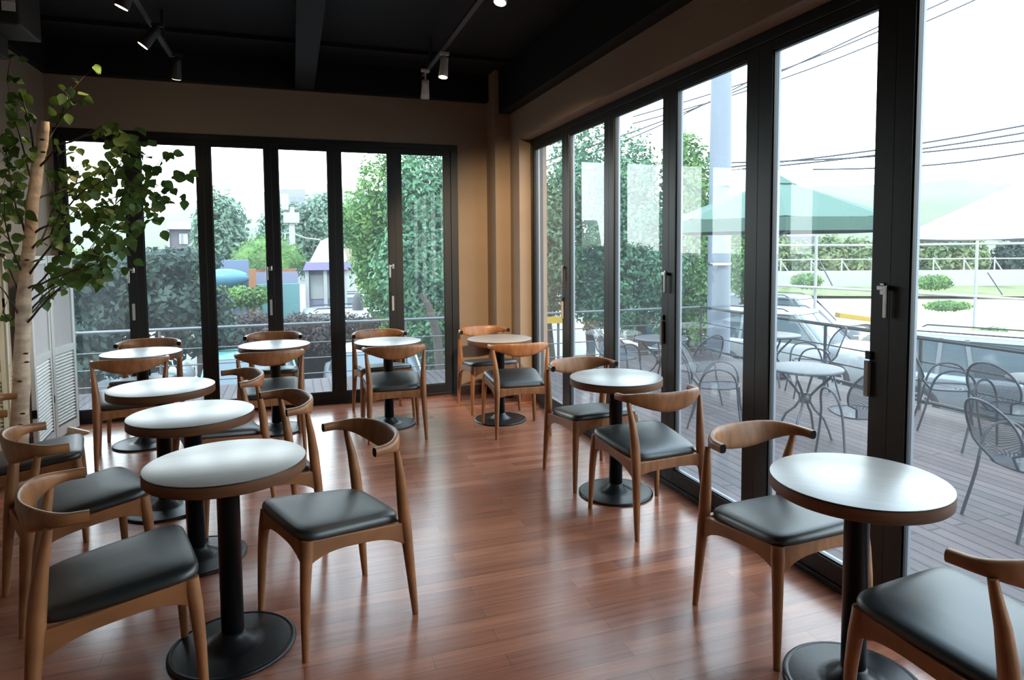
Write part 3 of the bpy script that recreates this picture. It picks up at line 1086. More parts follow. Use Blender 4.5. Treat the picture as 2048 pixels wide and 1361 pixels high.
def make_garden_chair(label):
    t = thing('garden_chair', label, 'chair', group='slate metal mesh chairs on the deck')
    r = .010
    # seat
    ring = []
    for k in range(36):
        a = 2 * math.pi * k / 36
        ring.append(Vector((.215 * sup(math.cos(a), .7), .02 + .205 * sup(math.sin(a), .7), .44 + .012 * math.sin(a))))
    m = MB()
    c = Vector((0, .02, .425))
    inner = [p.lerp(c, .5) for p in ring]
    m.add(ring + inner + [c], [(i, (i + 1) % 36, 36 + (i + 1) % 36, 36 + i) for i in range(36)] + [(36 + i, 36 + (i + 1) % 36, 72) for i in range(36)], True)
    m.build('seat', 'o_mesh', t)
    m = MB()
    m.tube(ring + [ring[0]], r * .9, 7)
    m.build('seat_hoop', 'o_tube', t)
    # oval back, leaning
    hoop = []
    for k in range(29):
        u = k / 28
        a = math.pi * (1.18 - 1.36 * u)
        x = .225 * math.cos(a)
        z = .66 + .235 * math.sin(a)
        if k in (0, 28):
            x *= .75
        y = -.19 - .16 * (z - .44) / .45 - .05 * (1 - (x / .23) ** 2)
        hoop.append(Vector((x, y, z)))
    hoop = [Vector((-.10, -.175, .435))] + hoop + [Vector((.10, -.175, .435))]
    m = MB()
    m.tube(hoop, r, 8)
    m.build('back_hoop', 'o_tube', t)
    m = MB()
    n = len(hoop)
    half = n // 2
    rows = []
    for i in range(half):
        a_, b_ = hoop[i], hoop[n - 1 - i]
        rows.append([a_.lerp(b_, j / 6) + Vector((0, -.025 * math.sin(math.pi * j / 6), 0)) for j in range(7)])
    v = [p for rw in rows for p in rw]
    m.add(v, [(i * 7 + j, i * 7 + j + 1, i * 7 + j + 8, i * 7 + j + 7) for i in range(half - 1) for j in range(6)], True)
    m.build('back_mesh', 'o_mesh', t)
    # arm loops running down into the legs
    for s in (-1, 1):
        P = [(s * .25, .27, 0), (s * .238, .235, .22), (s * .232, .215, .42), (s * .245, .20, .54), (s * .258, .15, .62), (s * .262, .06, .655), (s * .258, -.04, .645), (s * .245, -.12, .59), (s * .228, -.17, .48), (s * .225, -.21, .30), (s * .24, -.29, 0)]
        PP = []
        for i in range(len(P) - 1):
            p0, p1, p2, p3 = [Vector(P[max(0, min(len(P) - 1, j))]) for j in (i - 1, i, i + 1, i + 2)]
            for k in range(4):
                u = k / 4
                PP.append(.5 * ((2 * p1) + (p2 - p0) * u + (2 * p0 - 5 * p1 + 4 * p2 - p3) * u * u + (3 * p1 - p0 - 3 * p2 + p3) * u ** 3))
        PP.append(Vector(P[-1]))
        MB().tube(PP, r * 1.15, 8).build('arm_loop', 'o_tube', t)
    return t


def make_garden_table(label, R=.36):
    t = thing('garden_table', label, 'table', group='slate metal tables on the deck')
    m = MB().lathe([(0, .705), (R - .02, .705), (R - .004, .703), (R, .697), (R, .68), (R - .006, .676), (R - .01, .68), (R - .03, .695), (0, .695)], 56)
    m.build('table_top', 'o_top', t)
    for k in range(4):
        a = k * math.pi / 2 + .5
        P = [(.26, .69), (.24, .62), (.12, .50), (.055, .42), (.05, .36), (.10, .28), (.19, .20), (.235, .10), (.27, .0)]
        pts = [Vector((r_ * math.cos(a), r_ * math.sin(a), z)) for r_, z in P]
        MB().tube(pts, .013, 8).build('leg', 'o_tube', t)
    MB().lathe([(0, .34), (.05, .34), (.055, .39), (.05, .44), (0, .44)], 16).build('hub', 'o_tube', t)
    return t


gt = make_garden_table('slate metal garden table with curved legs in the middle of the deck')
gt.location = (4.90, 5.31, DZ)
for x, y, lab in ((6.35, 7.50, 'slate metal garden table at the foot of the green parasol'),
                  (4.72, 7.80, 'slate metal garden table seen between the third and fourth right doors'),
                  (6.52, 4.0, 'slate metal garden table by the dark railing at the right edge')):
    dup(gt, (x, y, DZ), .7, lab)


def face(dx, dy):
    return math.atan2(-dx, dy)


gch = [
    (6.50, 5.0, face(.6, -.6), 'slate mesh garden chair nearest the big mullion beside the railing'),
    (6.15, 4.12, face(1, .1), 'slate mesh garden chair with a wide arched back before the railing table'),
    (4.72, 3.02, face(1, -.25), 'slate mesh garden chair nearest us, cut by the right edge of the photo'),
    (6.30, 6.72, face(-.8, .45), 'slate mesh garden chair against the railing behind the middle deck table'),
    (4.75, 4.50, face(.35, 1), 'slate mesh garden chair pulled up on the near side of the middle deck table'),
    (4.62, 6.92, face(-.2, 1), 'slate mesh garden chair with its back to us inside the fourth right door pane'),
    (4.30, 5.95, face(.75, -.6), 'slate mesh garden chair just left of the middle deck table'),
    (4.15, 7.95, face(1, -.1), 'slate mesh garden chair seen low in the third right door pane'),
]
gp = None
for x, y, rz, lab in gch:
    if gp is None:
        gp = make_garden_chair(lab)
        gp.location = (x, y, DZ)
        gp.rotation_euler = (0, 0, rz)
    else:
        dup(gp, (x, y, DZ), rz, lab)


def parasol(label, x, y, zr, zt, R, n, cloth, rot, valance=.0, pole='brown_pole'):
    t = thing('parasol', label, 'parasol', (x, y, DZ), rot)
    zr, zt = zr - DZ, zt - DZ
    m = MB()
    m.lathe([(0, 0), (.24, 0), (.24, .05), (.06, .08), (.035, .30), (0, .30)], 24)
    m.build('base', 'black_rail', t)
    MB().tube([(0, 0, .05), (0, 0, zt)], .022, 10).build('pole', pole, t)
    # canopy: n panels with sagging hems, thin double skin
    m = MB()
    sub = 8
    for th, flip in ((0, False), (-.006, True)):
        for k in range(n):
            a0, a1 = 2 * math.pi * k / n, 2 * math.pi * (k + 1) / n
            v, f = [], []
            for i in range(sub + 1):
                u = .12 + .88 * i / sub
                for j in range(sub + 1):
                    w = j / sub
                    p = Vector((math.cos(a0), math.sin(a0), 0)).lerp(Vector((math.cos(a1), math.sin(a1), 0)), w) * R * u
                    z = zt - .03 - (zt - zr - .03) * (u ** 1.08) + .0 - .03 * u * math.sin(math.pi * w)
                    v.append((p.x, p.y, z + th))
            for i in range(sub):
                for j in range(sub):
                    q = (i * (sub + 1) + j, i * (sub + 1) + j + 1, (i + 1) * (sub + 1) + j + 1, (i + 1) * (sub + 1) + j)
                    f.append(q if flip else q[::-1])
            m.add(v, f, True)
    if valance:
        for k in range(n):
            a0, a1 = 2 * math.pi * k / n, 2 * math.pi * (k + 1) / n
            p0, p1 = Vector((math.cos(a0), math.sin(a0), 0)) * R, Vector((math.cos(a1), math.sin(a1), 0)) * R
            m.bar(p0 + Vector((0, 0, zr - valance / 2 - .015)), p1 + Vector((0, 0, zr - valance / 2 - .015)), .006, valance)
    m.build('canopy', cloth, t)
    m = MB()
    v = [(0, 0, zt + .06)]
    for k in range(n):
        a = 2 * math.pi * k / n
        v.append((.30 * math.cos(a) * R / 1.8, .30 * math.sin(a) * R / 1.8, zt - .10))
    m.add(v, [(0, 1 + k, 1 + (k + 1) % n) for k in range(n)])
    m.add([(x_, y_, z_ - .01) for x_, y_, z_ in v], [(0, 1 + (k + 1) % n, 1 + k) for k in range(n)])
    m.build('top_vent', cloth, t)
    MB().lathe([(0, zt + .13), (.012, zt + .12), (.022, zt + .095), (.012, zt + .07), (.02, zt + .05), (0, zt + .05)], 10).build('finial', pole, t)
    for k in range(n):
        a = 2 * math.pi * k / n
        m = MB()
        m.tube([(.03 * math.cos(a), .03 * math.sin(a), zt - .06), (R * .995 * math.cos(a), R * .995 * math.sin(a), zr - .02)], .009, 5)
        rib = m.build('rib', 'steel', t)
        MB().tube([(.03 * math.cos(a), .03 * math.sin(a), zr - .25), (R * .5 * math.cos(a), R * .5 * math.sin(a), (zr + zt) / 2 - .07)], .007, 5).build('stretcher', 'steel', rib)
    return t


parasol('open green parasol with a brown pole standing on the deck', 6.75, 7.945, 1.92, 2.54, 1.64, 8, 'green_cloth', R_(8), .17)
parasol('large white parasol cut by the right edge of the photo', 8.9, 4.9, 1.62, 2.72, 2.35, 8, 'white_cloth', R_(22), .0, 'pipe')

# ------------------------------------------------------------------ ground, lot and far things
GZ = -1.70
stru(MB().add([(-200, -60, GZ), (300, -60, GZ), (300, 400, GZ), (-200, 400, GZ)], [(0, 1, 2, 3)]).build('ground', 'ground'))


def vert_quad(m, pxs, D):
    return m


# cars ---------------------------------------------------------------
def rrect(x0, x1, hw, z, r=.25, n=6):
    pts = []
    for cx, cy, a0 in ((x1 - r, hw - r, 0), (x0 + r, hw - r, 90), (x0 + r, -hw + r, 180), (x1 - r, -hw + r, 270)):
        for k in range(n + 1):
            a = R_(a0 + 90 * k / n)
            pts.append((cx + r * math.cos(a), cy + r * math.sin(a), z))
    return pts


def make_car(label, paint, loc, rz, H=1.68, L=4.5, suv=True, group=None):
    t = thing('parked_car', label, 'car', loc, rz, group)
    hw = .90
    hb = H * .57
    x0, x1 = -L / 2, L / 2
    m = MB()
    m.rings([rrect(x0 + .12, x1 - .15, hw - .10, .22, .3), rrect(x0 + .03, x1 - .04, hw - .02, .34, .34), rrect(x0, x1, hw, .55, .38),
             rrect(x0 + .02, x1 - .04, hw - .01, hb - .14, .38), rrect(x0 + .06, x1 - .12, hw - .04, hb - .03, .38), rrect(x0 + .12, x1 - .28, hw - .10, hb + (.0 if suv else 0), .36)])
    m.build('body', paint, t)
    g0, g1 = (x0 + .16, x1 - 1.15) if suv else (x0 + .75, x1 - 1.35)
    gt0, gt1 = (x0 + .42, x1 - 1.85) if suv else (x0 + 1.35, x1 - 2.1)
    m = MB()
    m.rings([rrect(g0, g1, hw - .10, hb - .02, .22), rrect((g0 + gt0) / 2, (g1 + gt1) / 2, hw - .17, (hb + H) / 2 - .02, .22), rrect(gt0, gt1, hw - .25, H - .07, .22)])
    m.build('windows', 'car_win', t)
    m = MB()
    m.rings([rrect(gt0 - .03, gt1 + .04, hw - .225, H - .085, .24), rrect(gt0, gt1, hw - .25, H - .03, .26), rrect(gt0 + .15, gt1 - .15, hw - .4, H, .26)])
    ro = m.build('roof', paint, t)
    m = MB()
    for s in (-1, 1):
        for a, b_ in ((g0 + .06, gt0 + .05), ((g0 + g1) / 2 - .2, (gt0 + gt1) / 2 - .1), (g1 - .08, gt1 - .04), (g0 + .95, gt0 + .72) if suv else (g0 + .4, gt0 + .3)):
            m.bar((a, s * (hw - .095), hb - .03), (b_, s * (hw - .24), H - .06), .07, .03, up=(0, 1, 0))
    m.build('pillars', paint, t)
    if suv:
        m = MB()
        for s in (-1, 1):
            m.tube([(gt0 + .15, s * .60, H - .03), (gt0 + .25, s * .60, H + .035), (gt1 - .35, s * .60, H + .035), (gt1 - .2, s * .60, H - .03)], .016, 6)
        m.build('roof_rack', 'black_rail', ro)
    for sx in (x0 + .85, x1 - .90):
        for s in (-1, 1):
            m = MB()
            m.tube([(sx, s * (hw - .20), .34), (sx, s * (hw - .19), .34), (sx, s * (hw + .0), .34), (sx, s * (hw + .012), .34)], [.31, .34, .34, .30], 26)
            w_ = m.build('wheel', 'tyre', t)
            m = MB()
            y = s * (hw + .018)
            m.tube([(sx, y - s * .01, .34), (sx, y, .34)], [.06, .05], 12)
            for k in range(6):
                a = k * math.pi / 3
                m.bar((sx, y, .34), (sx + .20 * math.cos(a), y, .34 + .20 * math.sin(a)), .05, .02, up=(0, 1, 0))
            for k in range(24):
                a, a2 = k * math.pi / 12, (k + 1) * math.pi / 12
                m.bar((sx + .21 * math.cos(a), y, .34 + .21 * math.sin(a)), (sx + .21 * math.cos(a2), y, .34 + .21 * math.sin(a2)), .03, .02, up=(0, 1, 0))
            m.build('rim', 'rim', w_)
    for s in (-1, 1):
        m = MB().box((x0 - .015, s * .72 - .12, hb - .32), (x0 + .14, s * .72 + .12, hb - .12))
        m.build('tail_lamp', 'red', t, bevel=.02)
        m = MB().box((x1 - .16, s * .66 - .16, hb - .34), (x1 + .01, s * .66 + .16, hb - .20))
        m.build('headlamp', 'steel', t, bevel=.02)
    MB().box((x0 - .03, -.26, .62), (x0 + .02, .26, .74)).build('number_plate', 'white', t)
    return t


def onG(px, py):
    p = atZ(px, py, GZ)
    return (p.x, p.y, GZ)


RG = 'cars in the lot right of the deck'
make_car('silver estate car with an alloy wheel showing under the railing at the right', 'car_s', (12.2, 7.9, GZ), R_(-62), 1.62, 4.7, True, RG)
make_car('white estate car with roof rack behind the middle deck table', 'car_w', (11.5, 12.8, GZ), R_(-66), 1.72, 4.3, True, RG)
make_car('dark blue car roof showing behind the white estate car', 'car_d', (14.3, 16.2, GZ), R_(-66), 1.75, 4.6, True, RG)
make_car('dark blue hatchback with a red tail lamp right of the concrete pole', 'car_d', (8.75, 14.8, GZ), R_(85), 1.6, 4.0, False, RG)
LG = 'cars in the lot beyond the back doors'
p = onG(480, 840)
make_car('turquoise car parked close behind the back railing', 'car_t', (-0.75, 12.7, GZ), R_(92), 1.50, 4.2, False, LG)
make_car('white car with a red tail lamp behind the middle table', 'car_w', (1.4, 12.75, GZ), R_(88), 1.50, 4.3, False, LG)
make_car('white car seen under the dark pine at the left doors', 'car_w', (-4.2, 15.2, GZ), R_(10), 1.5, 4.4, False, LG)
make_car('white car half hidden behind the purplish hedge', 'car_w', (2.0, 18.1, GZ), R_(4), 1.7, 4.3, True, LG)
make_car('silver car further back beyond the fifth back door', 'car_s', (3.2, 23.6, GZ), R_(5), 1.7, 4.5, True, LG)
# grey traffic cone-like cap on the white cover, fifth back pane
pc = atY(716, 625, 16.75)
t = thing('covered_post', 'bluish white covered mound with a grey rounded peak in the fifth back door', 'garden ornament', (pc.x, 16.75, GZ))
MB().lathe([(.52, 0), (.52, 1.0), (.47, 1.32), (.30, 1.62), (.12, 1.74), (0, 1.76)], 28).build('mound', 'car_w', t)
MB().lathe([(.14, 1.66), (.135, 1.85), (.11, 2.05), (.05, 2.16), (0, 2.18)], 20).build('peak', 'grey_wall', t)


# trees --------------------------------------------------------------
def blob_mesh(m, c, rad, n, size, rnd, shell=.55):
    c = Vector(c)
    for _ in range(n):
        d = Vector((rnd.gauss(0, 1), rnd.gauss(0, 1), rnd.gauss(0, 1)))
        d = d.normalized() if d.length > 1e-6 else Vector((0, 0, 1))
        k = shell + (1 - shell) * rnd.random() ** .6
        p = c + Vector((d.x * rad[0], d.y * rad[1], d.z * rad[2])) * k * rnd.uniform(.85, 1.12)
        nn = (d + Vector((rnd.uniform(-1, 1), rnd.uniform(-1, 1), rnd.uniform(-.4, 1.2)))).normalized()
        a = nn.cross(Vector((rnd.uniform(-1, 1), rnd.uniform(-1, 1), rnd.uniform(-1, 1))))
        a = a.normalized() if a.length > 1e-5 else Vector((1, 0, 0))
        b_ = nn.cross(a)
        s = size * rnd.uniform(.6, 1.4)
        m.add([p - a * s, p - b_ * s * .5, p + a * s, p + b_ * s * .5], [(0, 1, 2, 3)])


def make_tree(name, label, cat, loc, leafm, blobs, n, size, trunk=None, seed=1, group=None, tm='trunk', core=True):
    rnd = random.Random(seed)
    t = thing(name, label, cat, loc, 0, group)
    m = MB()
    tot = sum(b_[3] * b_[4] * b_[5] for b_ in blobs) ** 1
    for (bx_, by_, bz_, rx_, ry_, rz_) in blobs:
        blob_mesh(m, (bx_, by_, bz_), (rx_, ry_, rz_), int(n * (rx_ * ry_ * rz_) / tot), size, rnd)
    m.build('foliage', leafm, t)
    if core:
        pass
    if trunk:
        m = MB()
        pts = [Vector(p[:3]) for p in trunk]
        m.tube(pts, [p[3] for p in trunk], 12)
        top = pts[-1]
        for k in range(7):
            b_ = blobs[rnd.randrange(len(blobs))]
            e = Vector(b_[:3]) + Vector((rnd.uniform(-.5, .5) * b_[3], rnd.uniform(-.5, .5) * b_[4], 0))
            st = pts[-2].lerp(top, rnd.random())
            m.tube([st, st.lerp(e, .5) + Vector((0, 0, .1)), e], [trunk[-1][3] * .7, trunk[-1][3] * .45, .02], 6)
        m.build('trunk', tm, t)
    return t


def crown(seed, w, h, z0, k=9):
    rnd = random.Random(seed)
    out = [(0, 0, z0 + h * .45, w * .36, w * .36, h * .34)]
    for i in range(k):
        a = rnd.uniform(0, 6.28)
        r = rnd.uniform(.15, .36) * w
        u = rnd.uniform(.12, .92)
        f_ = 1 - abs(u - .45) * 1.1
        out.append((r * math.cos(a) * f_, r * math.sin(a) * f_, z0 + h * u, w * .24 * (.6 + .5 * f_), w * .24 * (.6 + .5 * f_), h * .17))
    return out


TB = 'leafy trees beyond the deck'


def tree_at(px, pyt, D, w, label, leafm, seed, z0=.6, n=9000, size=.055, top=None):
    n = int(n * 1.6)
    p = atD(px, pyt, D)
    h = p.z - GZ - z0
    return make_tree('leafy_tree', label, 'tree', (p.x, p.y, GZ), leafm, crown(seed, w, h, z0, 12), n, size,
                     [(0, 0, 0, .13), (.05, 0, .8, .11), (0, .05, 1.6, .09), (.03, 0, h * .6, .05)], seed, TB)


tree_at(868, 270, 13.5, 3.1, 'tall bluish green tree filling the rightmost back door pane', 'leaf_b', 21, .2, 15000)
tree_at(765, 312, 14.5, 2.1, 'bright green tree seen through the fifth back door pane', 'leaf_a', 22, 1.3, 11000)
tree_at(1095, 292, 14.5, 2.4, 'leafy tree behind the first right door pane next to the corner', 'leaf_b', 23, 1.0, 11000)
tree_at(1178, 262, 15.5, 2.6, 'tall leafy tree reaching highest in the second right door pane', 'leaf_b', 24, .9, 11000)
tree_at(1285, 288, 14.5, 2.8, 'broad leafy tree behind the third right door pane', 'leaf_b', 25, .9, 12000)
tree_at(1385, 282, 14.5, 2.1, 'sunlit leafy tree just left of the concrete pole', 'leaf_a', 26, 1.0, 10000)
tree_at(1488, 440, 19.0, 1.8, 'low leafy tree right of the concrete pole under the green parasol', 'leaf_a', 27, 1.5, 6000)
# curved grey trunk in the sixth back pane
p = atY(868, 700, 11.6)
m = MB().tube([(p.x + .08, 11.6, GZ), (p.x + .10, 11.6, -.6), (p.x + .06, 11.6, .0), (p.x - .08, 11.6, .5), (p.x - .2, 11.6, .75)], [.09, .085, .08, .06, .03], 10)
tag(m.build('bare_trunk', 'trunk'), 'curved grey tree trunk low in the rightmost back door pane', 'tree trunk')
# dark pine on the left
p = atY(270, 600, 13.0)
make_tree('pine_tree', 'dark spreading pine with a curved trunk outside the left doors', 'tree', (p.x, 13.0, GZ), 'leaf_p',
          [(-.8, 0, 1.9, 1.0, .7, .5), (.3, 0, 2.3, 1.2, .8, .5), (-.2, 0, 2.8, 1.2, .8, .4), (1.0, .1, 1.8, .7, .6, .45), (-1.2, 0, 2.6, .8, .6, .5), (-.4, 0, 1.35, 1.1, .7, .3), (.5, 0, 3.05, .9, .6, .25)],
          15000, .07, [(-.55, 0, 0, .14), (-.68, 0, .5, .13), (-.85, 0, 1.0, .12), (-.75, 0, 1.6, .10), (-.3, 0, 2.4, .06)], 31)
p = atY(225, 520, 19)
make_tree('bushy_tree', 'olive tree top above the dark pine in the left doors', 'tree', (p.x, 19, GZ), 'leaf_y',
          [(0, 0, 2.5, 1.2, 1.0, .8), (1.5, 0, 2.55, 1.0, 1.0, .7), (-1.4, 0, 2.6, 1.1, 1, .8)], 12000, .07,
          [(0, 0, 0, .12), (0, 0, 1.2, .1), (.3, 0, 2.4, .06)], 32)
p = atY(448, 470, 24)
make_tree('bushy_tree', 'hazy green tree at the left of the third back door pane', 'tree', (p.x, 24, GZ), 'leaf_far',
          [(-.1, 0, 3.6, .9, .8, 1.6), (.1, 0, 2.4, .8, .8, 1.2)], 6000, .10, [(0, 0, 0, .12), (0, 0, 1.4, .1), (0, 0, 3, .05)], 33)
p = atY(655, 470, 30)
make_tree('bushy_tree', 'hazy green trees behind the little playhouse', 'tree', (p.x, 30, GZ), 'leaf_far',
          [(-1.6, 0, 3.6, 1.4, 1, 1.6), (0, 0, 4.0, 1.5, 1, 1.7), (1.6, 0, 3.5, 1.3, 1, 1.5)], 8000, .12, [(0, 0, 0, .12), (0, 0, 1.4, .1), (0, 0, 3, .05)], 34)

# hedges
rnd = random.Random(5)
m = MB()
for k in range(26):
    px = 425 + k * 14
    c = atY(px, 640 + rnd.uniform(-6, 8), 15.5)
    blob_mesh(m, (c.x, 15.5 + rnd.uniform(-.3, .3), c.z - .25), (.34, .4, .42), 420, .045, rnd)
o = m.build('purplish_hedge', 'leaf_r')
tag(o, 'low brownish purple hedge across the middle back doors', 'hedge')
m = MB()
for k in range(26):
    px = 425 + k * 14
    c = atY(px, 655, 15.5)
    m.box((c.x - .3, 15.3, GZ), (c.x + .3, 15.7, c.z - .35))
m.build('hedge_stems', 'leaf_r', o)
c = atY(538, 545, 21)
c.z = atY(538, 545, 19.9).z + .09
t = thing('domed_hedge', 'clipped dome shaped green hedge above the pale planter wall', 'hedge', (c.x, 21, c.z))
m = MB()
prof = [(1.02, 0), (1.0, .1), (.93, .35), (.78, .58), (.55, .76), (.28, .86), (0, .88)]
m.lathe(prof, 36)
m.build('inner_mass', 'leaf_g', t)
m = MB()
blob_mesh(m, (0, 0, .0), (1.04, 1.04, .90), 5200, .045, rnd, .97)
m.v = [v if v[2] > 0 else (v[0], v[1], 0) for v in m.v]
m.build('foliage', 'leaf_g', t)
c0, c1 = atY(432, 600, 18.5), atY(520, 600, 18.5)
m = MB()
for k in range(7):
    c = atY(438 + k * 14, 590 + (k % 3) * 4, 17.5)
    blob_mesh(m, c, (.24, .3, .26), 300, .05, rnd)
    m.tube([(c.x, c.y, GZ), (c.x, c.y, c.z)], .03, 5)
tag(m.build('green_shrubs', 'leaf_g'), 'bright green shrubs below the blue play shell', 'shrubs')

# planter wall, playground pieces, little playhouse
a, b_ = atY(500, 545, 19.9), atY(596, 570, 19.9)
t = thing('planter_wall', 'pale lavender planter wall under the domed hedge', 'planter', (0, 0, 0))
MB().box((a.x, 19.9, GZ), (b_.x, 22.2, a.z + .0)).build('wall', 'lav', t)
MB().box((a.x + .05, 19.95, a.z), (b_.x - .05, 22.15, a.z + .08)).build('soil', 'orange', t)
a, b_ = atY(497, 570, 19.5), atY(600, 600, 19.5)
tag(MB().box((a.x, 19.5, GZ), (b_.x, 19.88, a.z)).build('teal_panel', mat('dull_teal_paint', (.10, .22, .23), .7)), 'dull teal low panel below the lavender planter', 'panel')
c = atY(460, 556, 18.5)
t = thing('play_shell', 'sky blue rounded play shell with a powder blue block behind it', 'play equipment', (c.x, 18.5, GZ))
m = MB()
zc = c.z - GZ
rings = []
for i in range(13):
    u = i / 12
    x = -.45 + 1.0 * u
    r = .24 * math.sin(math.pi * min(1, .25 + .75 * u)) ** .7 + .002
    rings.append([(x, .3 * r / .24 * math.cos(a_), zc + r * math.sin(a_)) for a_ in [2 * math.pi * k / 14 for k in range(14)]])
m.rings(rings)
m.build('shell', 'blue', t)
MB().box((-.28, .35, 0), (.42, .8, zc + .45)).build('block', 'blue_d', t)
MB().box((.45, -.1, 0), (.62, .1, zc + .22)).build('post', 'orange', t)
MB().box((-.3, -.06, 0), (-.2, .06, zc - .1)).build('leg', 'blue_d', t)

hx0, hx1 = atY(606, 560, 20).x, atY(690, 560, 20).x
ez = atY(640, 540, 20).z
t = thing('playhouse', 'little lavender playhouse with a white roof and purple eaves', 'playhouse', ((hx0 + hx1) / 2, 20.4, GZ))
w2 = (hx1 - hx0) / 2
ez -= GZ
fl = .9
MB().box((-w2 * .72, -.35, fl), (w2 * .95, 1.0, ez - .02)).box((-w2 * .72, -.3, 0), (-w2 * .60, .9, fl)).box((w2 * .8, -.3, 0), (w2 * .93, .9, fl)).build('wall', 'lav', t)
m = MB()
m.rings([[(-w2 - .0, -.7, ez), (w2 + .25, -.7, ez), (w2 + .25, 1.2, ez), (-w2, 1.2, ez)], [(-w2 + .1, -.6, ez + .22), (w2 + .15, -.6, ez + .22), (w2 + .15, 1.1, ez + .22), (-w2 + .1, 1.1, ez + .22)]], smooth=False)
m.build('eaves', 'lav_d', t)
m = MB()
m.rings([[(-w2 + .22, -.5, ez + .22), (w2 + .1, -.5, ez + .22), (w2 + .1, 1.0, ez + .22), (-w2 + .22, 1.0, ez + .22)], [(-w2 + .55, -.2, ez + .85), (w2 - .1, -.2, ez + .85), (w2 - .1, .7, ez + .85), (-w2 + .55, .7, ez + .85)], [(-w2 + .9, 0, ez + 1.0), (w2 - .35, 0, ez + 1.0), (w2 - .35, .5, ez + 1.0), (-w2 + .9, .5, ez + 1.0)]], smooth=False)
m.build('roof', 'white', t)
for xx in (-w2 * .35, w2 * .45):
    MB().box((xx - .18, -.37, ez - .85), (xx + .18, -.34, ez - .15)).build('window', 'white', t)
for xx in (-w2 * .82, w2 * .04, w2 * .98):
    MB().box((xx - .05, -.58, 0), (xx + .05, -.48, ez)).build('pillar', 'white', t)
m = MB()
m.rings([[(w2 * .6, -.6, fl + .35), (w2 * .6, -1.0, fl + .35), (w2 * .6, -1.0, fl + .50), (w2 * .6, -.6, fl + .50)], [(-w2 * .4, -.6, fl - .55), (-w2 * .4, -1.0, fl - .55), (-w2 * .4, -1.0, fl - .38), (-w2 * .4, -.6, fl - .38)]], smooth=False)
m.build('slide', 'yellow', t)

# sign on a stone pillar
a, b_ = atY(464, 461, 26), atY(491, 477, 26)
t = thing('signboard', 'white signboard reading 10 on a pinkish stone pillar', 'sign', ((a.x + b_.x) / 2, 26, GZ))
w2 = (b_.x - a.x) / 2
za, zb = a.z - GZ, b_.z - GZ
MB().box((-w2, -.1, zb), (w2, .1, za)).build('board', 'white', t)
MB().box((-w2 * .62, -.14, 0), (w2 * .42, .14, zb)).build('pillar', 'pink', t)
fc = bpy.data.curves.new('lettering', 'FONT')
fc.body = '10'
fc.size = (za - zb) * 1.05
fc.align_x = 'CENTER'
fc.extrude = .01
tmp = bpy.data.objects.new('lettering_curve', fc)
lme = bpy.data.meshes.new_from_object(tmp)
bpy.data.objects.remove(tmp)
lme.materials.clear()
fo = bpy.data.objects.new('lettering', lme)
C.objects.link(fo)
fo.parent = t
fo.location = (w2 * .18, -.115, zb + (za - zb) * .13)
fo.rotation_euler = (math.pi / 2, 0, 0)
lme.materials.append(MT['ink'])

# grey house, pale tower, kiosk
a, b_ = atY(339, 459, 34), atY(398, 489, 34)
t = thing('grey_house', 'small grey house with a white roof slab seen in the second back door', 'house', ((a.x + b_.x) / 2, 34, 0))
w2 = (b_.x - a.x) / 2
MB().box((-w2, 0, GZ), (w2, 3, a.z)).build('wall', 'grey_wall', t)
MB().box((-w2 - .1, -.25, a.z), (w2 + .2, 3.2, a.z + .36)).box((-w2 - .1, -.1, GZ), (-w2, 0, a.z)).build('roof', 'white', t)
w = MB().box((-w2 * .35, -.06, a.z - .68), (w2 * .25, -.01, a.z - .2)).build('window', 'white', t)
MB().box((-w2 * .22, -.08, a.z - .66), (-w2 * .08, -.06, a.z - .24)).build('pane', 'haze_win', w)
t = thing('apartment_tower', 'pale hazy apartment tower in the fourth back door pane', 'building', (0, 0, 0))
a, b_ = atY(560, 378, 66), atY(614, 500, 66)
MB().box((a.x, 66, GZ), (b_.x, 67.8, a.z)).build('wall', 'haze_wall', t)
m = MB()
for i in range(5):
    for j in range(3):
        x = a.x + (b_.x - a.x) * (.12 + .3 * j)
        z = a.z - .7 - i * 1.75
        m.box((x, 65.95, z - .9), (x + (b_.x - a.x) * .17, 66, z))
m.build('windows', 'haze_win', t)
a, b_ = atY(684, 497, 28), atY(716, 528, 28)
t = thing('kiosk', 'beige kiosk sign block beside the bright tree in the fifth back door', 'kiosk', (0, 0, 0))
MB().box((a.x, 28, b_.z - .2), (b_.x, 29, a.z)).build('board', 'sand', t)
MB().box((a.x, 28.2, GZ), (b_.x - .1, 28.9, b_.z - .2)).build('base', 'white', t)

# utility pole with box beyond the fourth pane
a, b_ = atY(583, 425, 27), atY(583, 550, 27)
t = thing('utility_pole', 'thin white utility pole with a box in the fourth back door pane', 'pole', (a.x, 27, GZ))
MB().tube([(0, 0, 0), (0, 0, a.z - GZ + .2)], .11, 12).build('pole', 'white', t)
zq = atY(583, 436, 27).z - GZ
MB().box((-.30, -.2, zq - .2), (.28, .2, zq + .2)).box((-.36, -.18, zq + .3), (-.1, .18, zq + .9)).build('transformer', 'white', t)
zq2 = atY(572, 467, 27).z - GZ
MB().bar((-.26, 0, 1.2), (-.26, 0, zq2), .05, .05).bar((-.28, 0, zq2), (0, 0, zq2 + .02), .04, .04).build('bracket', 'white', t)
e = atY(640, 480, 27) - Vector((a.x, 27, GZ))
MB().tube([(0, 0, zq2), e * .5 + Vector((0, 0, zq2 * .5)) * 1 + Vector((0, 0, -.06)), e], .03, 5).build('cable', 'white', t)

